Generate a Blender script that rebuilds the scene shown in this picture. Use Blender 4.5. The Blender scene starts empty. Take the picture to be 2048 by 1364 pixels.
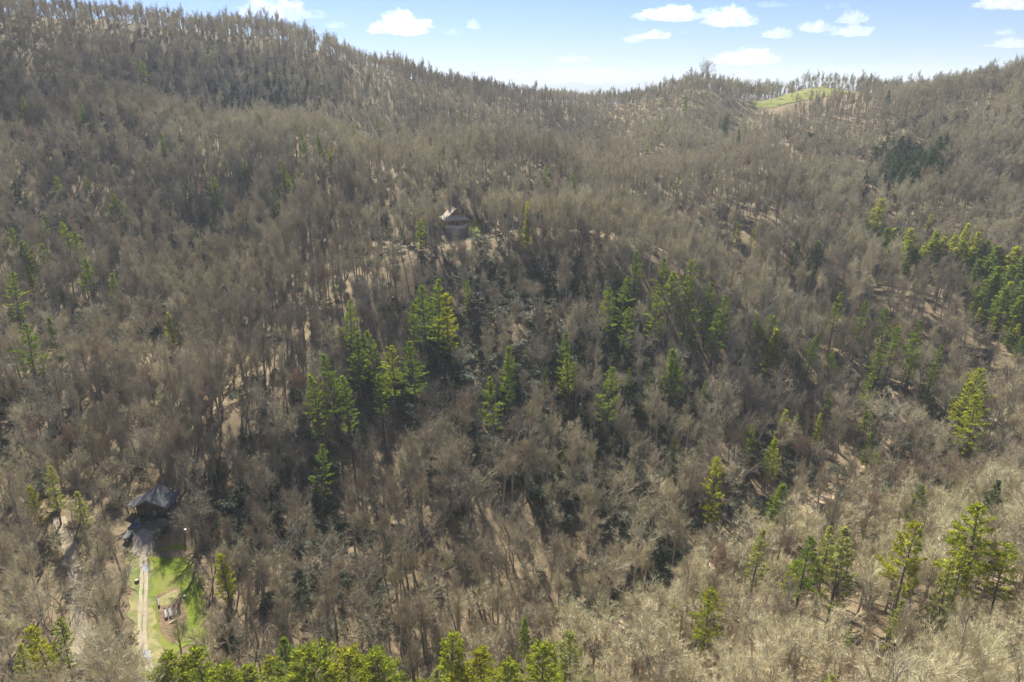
import bpy, bmesh, math, random
import numpy as np
from mathutils import Vector, Matrix

# ------------------------------------------------------------------ camera, sky, sun, exposure
SC = bpy.context.scene
COL = SC.collection
CAMZ = 120.0
PITCH = math.radians(20.56)
F = 1365.3                       # focal length in pixels of the 2048 px wide photograph
cam_data = bpy.data.cameras.new("camera")
cam_data.lens = 24.0
cam_data.sensor_width = 36.0
cam_data.clip_start = 1.0
cam_data.clip_end = 60000.0
camera = bpy.data.objects.new("camera", cam_data)
camera.location = (0, 0, CAMZ)
camera.rotation_euler = (math.pi / 2 - PITCH, 0, 0)
COL.objects.link(camera)
SC.camera = camera

SUN_EL = math.radians(39.0)
SUN_AZ = math.radians(-16.0)     # measured from straight ahead (+Y) towards +X
world = bpy.data.worlds.new("World")
SC.world = world
world.use_nodes = True
wn = world.node_tree.nodes
wl = world.node_tree.links
sky = wn.new("ShaderNodeTexSky")
sky.sky_type = 'NISHITA'
sky.sun_disc = False
sky.sun_elevation = SUN_EL
sky.sun_rotation = SUN_AZ
sky.altitude = 900.0
sky.air_density = 1.0
sky.dust_density = 0.3
sky.ozone_density = 3.0
tint = wn.new("ShaderNodeMix"); tint.data_type = 'RGBA'; tint.blend_type = 'MULTIPLY'
tint.inputs[0].default_value = 1.0
tint.inputs[7].default_value = (.56, .67, 1.0, 1)      # a clear early spring blue
wl.new(sky.outputs[0], tint.inputs[6]); wl.new(tint.outputs[2], wn["Background"].inputs[0])
wn["Background"].inputs[1].default_value = 0.05

sd = bpy.data.lights.new("sun", 'SUN')
sd.energy = 5.0
sd.angle = math.radians(0.55)
sd.color = (1.0, 0.945, 0.82)
sun = bpy.data.objects.new("sun", sd)
S_DIR = Vector((math.sin(SUN_AZ) * math.cos(SUN_EL), math.cos(SUN_AZ) * math.cos(SUN_EL), math.sin(SUN_EL)))
sun.rotation_euler = S_DIR.to_track_quat('Z', 'Y').to_euler()
sun.location = (0, 200, 400)
COL.objects.link(sun)

SC.view_settings.view_transform = 'Standard'
SC.view_settings.look = 'None'
SC.view_settings.gamma = 1.0
SC.view_settings.use_curve_mapping = False
SC.view_settings.exposure = 1.3
SC.cycles.max_bounces = 6
SC.cycles.diffuse_bounces = 3
SC.cycles.glossy_bounces = 2
SC.cycles.transmission_bounces = 3
SC.cycles.volume_bounces = 5
SC.cycles.transparent_max_bounces = 8
SC.cycles.use_adaptive_sampling = False
SC.cycles.adaptive_threshold = 0.01
SC.cycles.use_denoising = True
SC.cycles.denoiser = "OPENIMAGEDENOISE"
SC.cycles.denoising_input_passes = "RGB_ALBEDO_NORMAL"
SC.cycles.denoising_prefilter = "NONE"

R = random.Random(7)
NR = np.random.default_rng(11)

# ------------------------------------------------------------------ object helpers
def tag(o, label=None, cat=None, group=None, kind=None):
    if label: o["label"] = label
    if cat: o["category"] = cat
    if group: o["group"] = group
    if kind: o["kind"] = kind
    return o

def empty(name, loc=(0, 0, 0), rz=0.0):
    o = bpy.data.objects.new(name, None)
    o.empty_display_size = 0.5
    o.location = loc
    o.rotation_euler = (0, 0, rz)
    COL.objects.link(o)
    return o

class MB:
    """collects faces and builds ONE mesh object"""
    def __init__(s):
        s.v, s.f, s.mi = [], [], []
    def poly(s, pts, mi=0):
        n = len(s.v)
        s.v.extend([tuple(p) for p in pts])
        s.f.append(tuple(range(n, n + len(pts))))
        s.mi.append(mi)
    def hexa(s, p, mi=0):
        """8 corners: bottom ring 0-3 (ccw from above), top ring 4-7"""
        n = len(s.v)
        s.v.extend([tuple(q) for q in p])
        for q in ((3, 2, 1, 0), (4, 5, 6, 7), (0, 1, 5, 4), (1, 2, 6, 5), (2, 3, 7, 6), (3, 0, 4, 7)):
            s.f.append(tuple(n + i for i in q)); s.mi.append(mi)
    def box(s, c, d, rz=0.0, mi=0):
        x, y, z = d[0] / 2, d[1] / 2, d[2] / 2
        co, si = math.cos(rz), math.sin(rz)
        pts = []
        for zz in (-z, z):
            for xx, yy in ((-x, -y), (x, -y), (x, y), (-x, y)):
                pts.append((c[0] + xx * co - yy * si, c[1] + xx * si + yy * co, c[2] + zz))
        s.hexa(pts, mi)
    def bar(s, a, b, w, h=None, mi=0):
        """a bar of square section from a to b"""
        h = h or w
        a, b = Vector(a), Vector(b)
        d = (b - a).normalized()
        u = d.cross(Vector((0, 0, 1)))
        if u.length < 1e-4: u = Vector((1, 0, 0))
        u.normalize(); v = u.cross(d)
        pts = []
        for q in (a, b):
            for su, sv in ((-1, -1), (1, -1), (1, 1), (-1, 1)):
                pts.append(q + u * su * w / 2 + v * sv * h / 2)
        s.hexa(pts, mi)
    def tube(s, pts, rads, n=5, mi=0, cap=True):
        pts = [Vector(p) for p in pts]
        base = len(s.v)
        ref = Vector((0.31, 0.95, 0.05))
        for i, p in enumerate(pts):
            d = (pts[min(i + 1, len(pts) - 1)] - pts[max(i - 1, 0)]).normalized()
            u = d.cross(ref)
            if u.length < 0.05: u = d.cross(Vector((1, 0, 0)))
            u.normalize(); w = d.cross(u)
            for k in range(n):
                a = 2 * math.pi * k / n
                s.v.append(tuple(p + (u * math.cos(a) + w * math.sin(a)) * rads[i]))
        for i in range(len(pts) - 1):
            for k in range(n):
                a0 = base + i * n + k; a1 = base + i * n + (k + 1) % n
                s.f.append((a0, a1, a1 + n, a0 + n)); s.mi.append(mi)
        if cap:
            s.f.append(tuple(base + (len(pts) - 1) * n + k for k in range(n))); s.mi.append(mi)
    def mesh(s, name, mats):
        me = bpy.data.meshes.new(name)
        me.from_pydata(s.v, [], s.f)
        for m in (mats if isinstance(mats, (list, tuple)) else [mats]):
            me.materials.append(m)
        if any(s.mi): me.polygons.foreach_set("material_index", s.mi)
        me.update()
        return me
    def build(s, name, mats, parent=None, smooth=False):
        me = s.mesh(name, mats)
        if smooth: me.polygons.foreach_set("use_smooth", [True] * len(me.polygons))
        o = bpy.data.objects.new(name, me)
        COL.objects.link(o)
        if parent is not None: o.parent = parent
        return o

# ------------------------------------------------------------------ materials
def new_mat(name, rough=0.85, spec=0.2):
    m = bpy.data.materials.new(name)
    m.use_nodes = True
    b = m.node_tree.nodes["Principled BSDF"]
    b.inputs["Roughness"].default_value = rough
    b.inputs["Specular IOR Level"].default_value = spec
    return m, m.node_tree.nodes, m.node_tree.links, b

def ramp(nodes, stops, interp='LINEAR'):
    r = nodes.new("ShaderNodeValToRGB")
    e = r.color_ramp
    e.interpolation = interp
    while len(e.elements) < len(stops): e.elements.new(0.5)
    for el, (p, c) in zip(e.elements, stops):
        el.position = p; el.color = (c[0], c[1], c[2], 1)
    return r

def noise(nodes, links, scale, detail=4, coord=None, rough=0.55):
    n = nodes.new("ShaderNodeTexNoise")
    n.inputs["Scale"].default_value = scale
    n.inputs["Detail"].default_value = detail
    n.inputs["Roughness"].default_value = rough
    if coord is not None: links.new(coord, n.inputs["Vector"])
    return n

def mix(nodes, links, fac, a, b, mode='MIX'):
    m = nodes.new("ShaderNodeMix"); m.data_type = 'RGBA'; m.blend_type = mode
    for s, v in ((m.inputs[0], fac), (m.inputs[6], a), (m.inputs[7], b)):
        if isinstance(v, (int, float)): s.default_value = v
        elif isinstance(v, tuple): s.default_value = (v[0], v[1], v[2], 1)
        else: links.new(v, s)
    return m.outputs[2]

def noisy_mat(name, c1, c2, scale, rough=0.85, detail=5, bump=0.0, spec=0.2, c3=None, scale2=None):
    m, n, l, b = new_mat(name, rough, spec)
    tc = n.new("ShaderNodeTexCoord")
    t = noise(n, l, scale, detail, tc.outputs["Object"])
    r = ramp(n, [(0.3, c1), (0.7, c2)])
    l.new(t.outputs["Fac"], r.inputs[0])
    col = r.outputs[0]
    if c3 is not None:
        t2 = noise(n, l, scale2, 4, tc.outputs["Object"])
        r2 = ramp(n, [(0.45, (0, 0, 0)), (0.62, (1, 1, 1))])
        l.new(t2.outputs["Fac"], r2.inputs[0])
        col = mix(n, l, r2.outputs[0], col, c3)
    l.new(col, b.inputs["Base Color"])
    if bump:
        bp = n.new("ShaderNodeBump"); bp.inputs["Strength"].default_value = bump
        bp.inputs["Distance"].default_value = 0.1
        l.new(t.outputs["Fac"], bp.inputs["Height"]); l.new(bp.outputs[0], b.inputs["Normal"])
    return m

def instance_mat(name, stops, rough=0.8, spec=0.15, translucent=0.0, jitter=0.25, jscale=1.5):
    """bark, twig and leaf colours: each tree takes its own tone from the ramp"""
    m, n, l, b = new_mat(name, rough, spec)
    oi = n.new("ShaderNodeObjectInfo")
    r = ramp(n, stops)
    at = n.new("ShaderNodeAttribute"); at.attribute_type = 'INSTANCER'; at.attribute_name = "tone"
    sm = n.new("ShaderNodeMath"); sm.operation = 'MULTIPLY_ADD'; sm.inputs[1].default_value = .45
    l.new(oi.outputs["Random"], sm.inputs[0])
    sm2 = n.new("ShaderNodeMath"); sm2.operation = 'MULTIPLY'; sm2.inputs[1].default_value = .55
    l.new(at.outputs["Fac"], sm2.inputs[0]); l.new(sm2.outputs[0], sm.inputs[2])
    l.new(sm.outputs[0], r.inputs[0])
    tc = n.new("ShaderNodeTexCoord")
    t = noise(n, l, jscale, 3, tc.outputs["Object"])
    r2 = ramp(n, [(0.3, (1 - jitter,) * 3), (0.7, (1 + jitter,) * 3)])
    l.new(t.outputs["Fac"], r2.inputs[0])
    col = mix(n, l, 1.0, r.outputs[0], r2.outputs[0], 'MULTIPLY')
    l.new(col, b.inputs["Base Color"])
    if translucent:
        tr = n.new("ShaderNodeBsdfTranslucent")
        warm = mix(n, l, 1.0, col, (1.7, 1.5, 0.55), 'MULTIPLY')
        l.new(warm, tr.inputs[0])
        mx = n.new("ShaderNodeMixShader"); mx.inputs[0].default_value = translucent
        l.new(b.outputs[0], mx.inputs[1]); l.new(tr.outputs[0], mx.inputs[2])
        l.new(mx.outputs[0], n["Material Output"].inputs[0])
    return m

M = {}
M["bark"] = instance_mat("bark", [(0, (.19, .165, .135)), (.5, (.29, .26, .21)), (1, (.44, .40, .33))], jscale=.8)
M["twig"] = instance_mat("twig", [(0, (.185, .155, .11)), (.3, (.35, .30, .205)), (.55, (.49, .43, .29)), (.8, (.52, .47, .305)), (1, (.63, .57, .39))], jscale=.5)
M["pale_twig"] = instance_mat("pale_twig", [(0, (.60, .53, .34)), (.5, (.70, .635, .42)), (1, (.62, .59, .36))], jscale=.5)
M["red_twig"] = instance_mat("red_twig", [(0, (.34, .23, .17)), (1, (.42, .31, .22))], jscale=.5)
M["pine_bark"] = instance_mat("pine_bark", [(0, (.08, .066, .055)), (1, (.14, .118, .095))])
M["needles"] = instance_mat("needles", [(0, (.085, .145, .034)), (.5, (.13, .195, .040)), (1, (.19, .25, .046))], translucent=.52, jitter=.4, jscale=.5)
M["dark_needles"] = instance_mat("dark_needles", [(0, (.035, .075, .036)), (1, (.075, .12, .05))], translucent=.3, jitter=.4, jscale=.6)
M["gold_needles"] = instance_mat("gold_needles", [(0, (.20, .265, .040)), (1, (.28, .30, .05))], translucent=.55, jitter=.35, jscale=.5)
M["pale_needles"] = instance_mat("pale_needles", [(0, (.22, .27, .11)), (1, (.28, .31, .14))], translucent=.45, jitter=.3, jscale=.5)
M["laurel"] = instance_mat("laurel_leaf", [(0, (.025, .045, .017)), (.6, (.045, .07, .025)), (1, (.09, .115, .05))], rough=.5, spec=.35, translucent=.12, jitter=.3)
M["scrub"] = instance_mat("scrub", [(0, (.15, .12, .075)), (.5, (.22, .175, .105)), (1, (.13, .15, .06))], jscale=1)
# ------------------------------------------------------------------ the lie of the land
CP, SP = math.cos(PITCH), math.sin(PITCH)
def ray(u, v):
    x = (u - 1024.0) / F; y = (682.0 - v) / F
    d = np.array([x, CP + y * SP, -SP + y * CP])
    return d / np.linalg.norm(d)
def proj(x, y, z):
    z = z - CAMZ
    f = y * CP - z * SP
    up = y * SP + z * CP
    f = np.maximum(f, 1e-3)
    return 1024 + F * x / f, 682 - F * up / f, f

# survey points: picture position and distance of the bare ground there
SURVEY = [
 # house knoll and the spur behind it
 (920,470,325),(980,470,330),(860,475,326),(880,385,430),(960,380,430),(850,310,560),(1000,320,540),(800,235,690),(720,330,520),(760,430,360),
 (640,420,398),(600,330,505),
 # nose and face under the house
 (920,560,290),(920,640,272),(900,720,255),(900,850,232),(900,1000,209),(900,1150,188),(900,1290,172),
 (760,620,285),(700,760,255),(700,900,227),(640,1020,205),(640,1160,183),(640,1290,166),
 (1080,560,293),(1100,700,260),(1100,850,234),(1100,1000,211),(1100,1150,190),(1120,1280,174),
 (1250,640,283),(1250,780,252),(1270,920,229),(1280,1060,207),(1290,1220,186),
 (1420,700,277),(1420,850,247),(1430,1000,221),(1420,1135,199),
 (1560,740,278),(1580,880,248),(1560,1060,213),(1640,1000,226),(1720,930,242),
 (1720,760,284),(1790,800,272),(1800,900,248),(1900,860,272),(2040,900,262),(1900,960,240),(2040,1000,236),
 # crest of the right hand spur
 (1120,475,340),(1220,495,334),(1300,525,325),(1400,575,315),(1540,645,305),(1700,720,298),(1850,800,287),(2000,860,280),(2150,900,275),
 # hollow behind it and the slope beyond
 (1480,480,412),(1560,500,404),(1600,560,385),(1750,600,378),(1850,650,362),(2000,740,335),(2150,800,320),
 (1700,520,430),(1850,520,440),(2000,560,420),(2150,620,400),
 (1450,380,500),(1300,360,515),(1215,345,590),(1190,325,660),(1140,385,455),(1060,345,480),(1090,300,580),
 # right hand hill: spur, hollow, spur, dark hollow, spur
 (1390,215,790),(1340,270,685),(1290,320,598),(1255,240,860),(1222,290,760),(1500,245,800),(1470,290,705),(1430,350,585),
 (1640,218,790),(1600,270,650),(1540,340,535),(1500,330,560),(1480,400,472),(1700,300,650),(1780,345,590),(1830,385,545),
 (1700,243,720),(1800,270,635),(1880,320,562),(1960,300,640),(1900,240,690),(1700,400,505),(1950,420,505),(2040,310,600),(2040,225,630),(2150,300,600),
 # skyline
 (-150,8,690),(60,33,730),(200,36,745),(350,54,755),(470,66,760),(560,82,765),(650,110,780),(760,144,800),(900,176,840),(1050,194,900),(1200,210,930),(1300,205,900),
 (1390,180,830),(1450,188,850),(1500,202,890),(1560,192,900),(1640,171,900),(1720,184,890),(1790,192,870),(1900,186,840),(2040,166,800),(2200,140,770),(1970,192,770),
 (1500,226,800),(1640,200,840),
 # left mountain and hollow
 (0,150,570),(150,150,600),(300,150,625),(450,150,660),(600,150,700),(700,200,690),(0,300,510),(200,300,520),(400,300,520),(500,240,600),
 (0,430,430),(200,430,425),(330,420,440),(430,480,408),(380,590,352),(480,400,440),(0,560,360),(150,560,355),(280,690,302),
 (0,720,300),(130,760,275),(0,900,236),(160,900,233),(280,820,250),(400,760,268),(480,660,283),(540,560,303),(560,800,246),(480,860,228),(420,970,208),
 (100,1050,200),(150,1160,184),(150,1300,168),(0,1150,190),(0,1320,165),(-150,1100,200),(-150,800,270),
 # cabin, lawn and valley floor
 (300,1055,196),(250,1060,195),(370,1040,199),(290,1100,190),(280,1200,177),(290,1320,164),(370,1130,187),(360,1220,176),(420,1250,172),(500,1200,178),(500,1100,192),
 (300,1500,148),(640,1450,150),(900,1450,148),(640,1700,118),(200,1700,122),
 # the near slope
 (1120,1400,156),(1200,1364,160),(1300,1320,165),(1420,1230,175),(1560,1180,182),(1700,1130,190),(1850,1100,196),(2040,1080,198),(1400,1364,152),(1560,1290,161),(1700,1250,165),(1850,1210,170),(2040,1180,174),
 (1700,1364,146),(1900,1364,142),(2100,1364,138),(1400,1600,120),(1900,1600,105),(1000,1700,115),
]
def far_pt(u, r, z):
    a = math.atan((u - 1024) / F)
    return (r * math.sin(a), r * math.cos(a), z)
_P = []
for u, v, r in SURVEY:
    d = ray(u, v) * r
    _P.append((d[0], d[1], d[2]))
for u, r, z in [(0,860,0),(400,900,10),(800,1060,-40),(1200,1120,-60),(1500,1080,-60),(1800,1050,-50),(2050,960,-35),(2300,900,-20),(-300,800,10),
                (1500,1300,-160),(700,1300,-120),(0,1200,-90),(2100,1250,-110),
                (1640,345,-124),(1500,355,-122),(1820,325,-132),(2000,305,-136),(1400,372,-114),(1300,390,-104),(1200,425,-86),(1160,480,-72),(2200,290,-134)]:
    _P.append(far_pt(u, r, z))
for p in [(-160,60,-118),(0,60,-100),(150,60,-70),(-160,-100,-95),(160,-100,-55),(0,-60,-75),(350,60,-70),(-350,60,-70),(420,-100,-60),(-420,-100,-60)]:
    _P.append(p)
_P = np.array(_P, float)
def _basis(P):
    # radial log space keeps near and far survey points evenly weighted
    x, y = P[:, 0], P[:, 1]
    r = np.hypot(x, y + 60.0)
    a = np.arctan2(x, y + 60.0)
    return np.stack([a * 1.6, np.log(np.maximum(r, 5) / 60.0)], 1)
_B = _basis(_P)
def _phi(d):
    return np.where(d > 0, d * d * np.log(np.maximum(d, 1e-9)), 0.0)
_NP = len(_P)
_K = _phi(np.linalg.norm(_B[:, None] - _B[None], axis=2)) + np.eye(_NP) * 0.0015
_Q = np.hstack([np.ones((_NP, 1)), _B])
_A = np.block([[_K, _Q], [_Q.T, np.zeros((3, 3))]])
_W = np.linalg.solve(_A, np.concatenate([_P[:, 2], np.zeros(3)]))

_pr = np.random.default_rng(5)
_perm = _pr.permutation(512); _perm = np.concatenate([_perm, _perm, _perm])
_grad = _pr.random(2048) * 2 - 1
def vnoise(x, y):
    xi = np.floor(x).astype(int); yi = np.floor(y).astype(int)
    fx = x - xi; fy = y - yi
    fx = fx * fx * fx * (fx * (fx * 6 - 15) + 10); fy = fy * fy * fy * (fy * (fy * 6 - 15) + 10)
    def h(a, b): return _grad[_perm[(_perm[a & 511] + b) & 511]]
    return (h(xi, yi) * (1 - fx) + h(xi + 1, yi) * fx) * (1 - fy) + (h(xi, yi + 1) * (1 - fx) + h(xi + 1, yi + 1) * fx) * fy

def _line(pts): return [tuple((ray(u, v) * q)[:2]) for u, v, q in pts]
CREST = [(_line([(1060,475,338),(1120,475,340),(1220,495,334),(1300,525,325),(1400,575,315),(1540,645,305),(1700,720,298),(1850,800,287),(2000,860,280)]), 8.0, 17.0),
         (_line([(860,490,318),(800,540,302),(700,640,277),(600,760,252),(540,850,233)]), 7.0, 16.0)]
FLAT = [(-90.3, 147.0, 18.0, 7.5, 15.0)]      # (x, y, z, inner, outer): levelled pads
def ground_z(x, y):
    x = np.asarray(x, float); y = np.asarray(y, float)
    sh = x.shape; x = x.ravel(); y = y.ravel()
    out = np.empty(len(x))
    for i in range(0, len(x), 20000):
        xs, ys = x[i:i + 20000], y[i:i + 20000]
        b = _basis(np.stack([xs, ys], 1))
        k = _phi(np.linalg.norm(b[:, None] - _B[None], axis=2))
        out[i:i + 20000] = k @ _W[:_NP] + _W[_NP] + b @ _W[_NP + 1:]
    r = np.hypot(x, y)
    for line, hh, ww in CREST:             # sharpen the spur's two crests
        d = np.full(len(x), 1e9)
        for (x0, y0), (x1, y1) in zip(line[:-1], line[1:]):
            t = np.clip(((x - x0) * (x1 - x0) + (y - y0) * (y1 - y0)) / ((x1 - x0) ** 2 + (y1 - y0) ** 2), 0, 1)
            d = np.minimum(d, np.hypot(x - x0 - t * (x1 - x0), y - y0 - t * (y1 - y0)))
        out += hh * np.exp(-(d / ww) ** 2) - hh * .5 * np.exp(-((d - ww * 2.6) / ww) ** 2)
    # small ravines and bumps, growing with distance
    amp = np.clip((r - 210) / 260, 0.0, 1.0) * np.clip(1.0 - (r - np.where(x > 120, 430, 560)) / 200, .22, 1.0)
    out += amp * (15.0 * vnoise(x / 70, y / 150) + 5 * vnoise(x / 33 + 9, y / 45 + 4)) + 0.5 * vnoise(x / 14, y / 14) * np.clip((r - 60) / 200, 0.2, 1)
    # country beyond the ridge: falls away, then blue hills
    t = np.clip((r - 1050) / 500, 0, 1); t = t * t * (3 - 2 * t)
    far = -170 + 60 * vnoise(x / 900, y / 900) + 30 * vnoise(x / 350, y / 350)
    hill = np.clip((r - 9000) / 4000, 0, 1) * np.clip((15800 - r) / 1500, 0, 1)
    a = np.arctan2(x, y)
    far += hill * (195 + 50 * vnoise(a * 6 + 3, r / 3000) + 30 * vnoise(a * 19, r / 1800) + 12 * vnoise(a * 60, r / 1000))
    out = out * (1 - t) + far * t
    out += CAMZ
    for fx, fy, fz, r0, r1 in FLAT:
        d = np.hypot(x - fx, y - fy)
        w = np.clip((r1 - d) / (r1 - r0), 0, 1); w = w * w * (3 - 2 * w)
        out = out * (1 - w) + fz * w
    return out.reshape(sh)

def hit(u, v, h=0.0, r0=60.0, r1=1400.0):
    """walk out along the line of sight of a picture position until it is h above the ground"""
    d = ray(u, v)
    rs = np.concatenate([np.arange(r0, 450, 1.5), np.arange(450, r1, 4.0)])
    P = d[None] * rs[:, None]
    z = P[:, 2] + CAMZ - ground_z(P[:, 0], P[:, 1]) - h
    k = np.where(z < 0)[0]
    k = k[0] if len(k) else int(np.argmin(z))
    if k > 0 and z[k] < 0:
        t = z[k - 1] / (z[k - 1] - z[k]); r = rs[k - 1] + t * (rs[k] - rs[k - 1])
    else: r = rs[k]
    p = d * r
    return float(p[0]), float(p[1]), float(p[2] + CAMZ)
# ------------------------------------------------------------------ tree kinds (built once, planted many times)
def unit(v):
    l = math.sqrt(v[0] ** 2 + v[1] ** 2 + v[2] ** 2) or 1.0
    return (v[0] / l, v[1] / l, v[2] / l)
def add(a, b, k=1.0): return (a[0] + b[0] * k, a[1] + b[1] * k, a[2] + b[2] * k)

def sliver(mb, p, d, L, w, rr, mi=0, bend=0.25):
    """one twig: a thin bent blade"""
    d = unit(d)
    s = unit((rr.gauss(0, 1), rr.gauss(0, 1), rr.gauss(0, 1)))
    s = unit((d[1] * s[2] - d[2] * s[1], d[2] * s[0] - d[0] * s[2], d[0] * s[1] - d[1] * s[0]))
    m = add(add(p, d, L * .55), (0, 0, 1), L * bend * .25)
    e = add(add(m, d, L * .45), (0, 0, 1), L * bend * .5)
    n = len(mb.v)
    mb.v.extend([add(p, s, w / 2), add(p, s, -w / 2), add(m, s, w * .35), add(m, s, -w * .35), e])
    mb.f.extend([(n, n + 1, n + 3, n + 2), (n + 2, n + 3, n + 4)])
    mb.mi.extend([mi, mi])

def curve_pts(p, d, L, n, rr, wob, lift):
    pts = [p]; d = unit(d)
    for i in range(n):
        d = unit((d[0] + rr.gauss(0, wob), d[1] + rr.gauss(0, wob), d[2] + rr.gauss(0, wob) + lift))
        p = add(p, d, L / n); pts.append(p)
    return pts, d

def side_dir(d, ang, az):
    u = unit((d[1], -d[0], 0.001)) if abs(d[2]) < .99 else (1.0, 0.0, 0.0)
    w = (d[1] * u[2] - d[2] * u[1], d[2] * u[0] - d[0] * u[2], d[0] * u[1] - d[1] * u[0])
    c, s = math.cos(ang), math.sin(ang)
    return unit(tuple(d[i] * c + (u[i] * math.cos(az) + w[i] * math.sin(az)) * s for i in range(3)))

def bare_tree(seed, H, form):
    """returns (wood, twigs): a leafless tree H metres tall"""
    rr = random.Random(seed)
    wood, tw = MB(), MB()
    spread = form == "spread"
    rb = H * (.0185 if spread else .0138)
    fork = H * (rr.uniform(.32, .5) if spread else rr.uniform(.66, .78))
    lean = (rr.gauss(0, .03), rr.gauss(0, .03), 1)
    pts, d = curve_pts((0, 0, -.6), lean, fork + .6, 5, rr, .02, .03)
    rad = [rb * 1.25, rb, rb * .93, rb * .86, rb * .8, rb * .74]
    wood.tube(pts, rad, 6, cap=False)
    top = pts[-1]
    limbs = []
    if spread:
        n = rr.randint(4, 6); a0 = rr.uniform(0, 6.28)
        for i in range(n):
            ang = rr.uniform(.36, .82) if i else rr.uniform(.05, .2)
            limbs.append((add(top, (0, 0, -1), rr.uniform(0, fork * .2) if i else 0), side_dir(unit(lean), ang, a0 + 6.28 * i / n + rr.uniform(-.4, .4)), (H - fork) * rr.uniform(.75, 1.0), rb * rr.uniform(.42, .58)))
    else:
        limbs.append((top, d, H - fork, rb * .72))
        n = rr.randint(9, 13)
        for i in range(n):
            t = rr.uniform(.60, 1.0)
            k = t * (len(pts) - 1); a = int(min(k, len(pts) - 2)); f = k - a
            p = tuple(pts[a][j] * (1 - f) + pts[a + 1][j] * f for j in range(3))
            limbs.append((p, side_dir(d, rr.uniform(.4, .8), rr.uniform(0, 6.28)), H * rr.uniform(.13, .24), rb * rr.uniform(.18, .3)))
    def grow(p, d, L, r, lev):
        n = 4 if lev == 0 else 3
        q, e = curve_pts(p, d, L, n, rr, .17 if spread else .13, (.11 if spread else .17) if lev < 2 else (.08 if spread else .13))
        wood.tube(q, [r * (1 - .72 * i / n) for i in range(n + 1)], 5 if lev == 0 else (4 if lev == 1 else 3), cap=False)
        if lev < 2:
            m = (rr.randint(6, 8) if spread else rr.randint(5, 7)) if lev == 0 else rr.randint(4, 5)
            for i in range(m):
                t = .22 + .78 * (i + rr.random()) / m
                k = t * n; a = int(min(k, n - 1)); f = k - a
                s = tuple(q[a][j] * (1 - f) + q[a + 1][j] * f for j in range(3))
                grow(s, side_dir(e, rr.uniform(.42, .95) if spread else rr.uniform(.35, .75), rr.uniform(0, 6.28)), max(L * rr.uniform(.32, .55) * (1.25 - t * .5), .9), r * .42, lev + 1)
        m = {0: 3, 1: 5, 2: 8}[lev] + (2 if spread else 0)
        for i in range(m):
            t = .3 + .7 * rr.random() ** .7
            k = t * n; a = int(min(k, n - 1)); f = k - a
            s = tuple(q[a][j] * (1 - f) + q[a + 1][j] * f for j in range(3))
            sliver(tw, s, side_dir(e, rr.uniform(.25, .95) if spread else rr.uniform(.2, .75), rr.uniform(0, 6.28)), rr.uniform(.7, 1.6) * (1.15 if spread else 1), rr.uniform(.022, .040), rr, bend=.3)
    for p, d_, L, r in limbs: grow(p, d_, L, r, 0)
    return wood, tw

def sapling(seed, H):
    rr = random.Random(seed); wood, tw = MB(), MB()
    for s in range(rr.randint(1, 3)):
        pts, d = curve_pts((rr.gauss(0, .3), rr.gauss(0, .3), -.3), (rr.gauss(0, .18), rr.gauss(0, .18), 1), H * rr.uniform(.7, 1), 4, rr, .07, .02)
        wood.tube(pts, [.07, .055, .045, .03, .012], 4, cap=False)
        for i in range(34):
            t = rr.uniform(.2, 1); k = t * 4; a = int(min(k, 3)); f = k - a
            p = tuple(pts[a][j] * (1 - f) + pts[a + 1][j] * f for j in range(3))
            dd = side_dir(d, rr.uniform(.5, 1.2), rr.uniform(0, 6.28)); L = rr.uniform(.7, 1.8)
            sliver(tw, p, dd, L, .04, rr)
            for j in range(4): sliver(tw, add(p, dd, L * rr.uniform(.3, .8)), side_dir(dd, rr.uniform(.4, 1), rr.uniform(0, 6.28)), rr.uniform(.4, .9), .03, rr)
    return wood, tw

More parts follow.
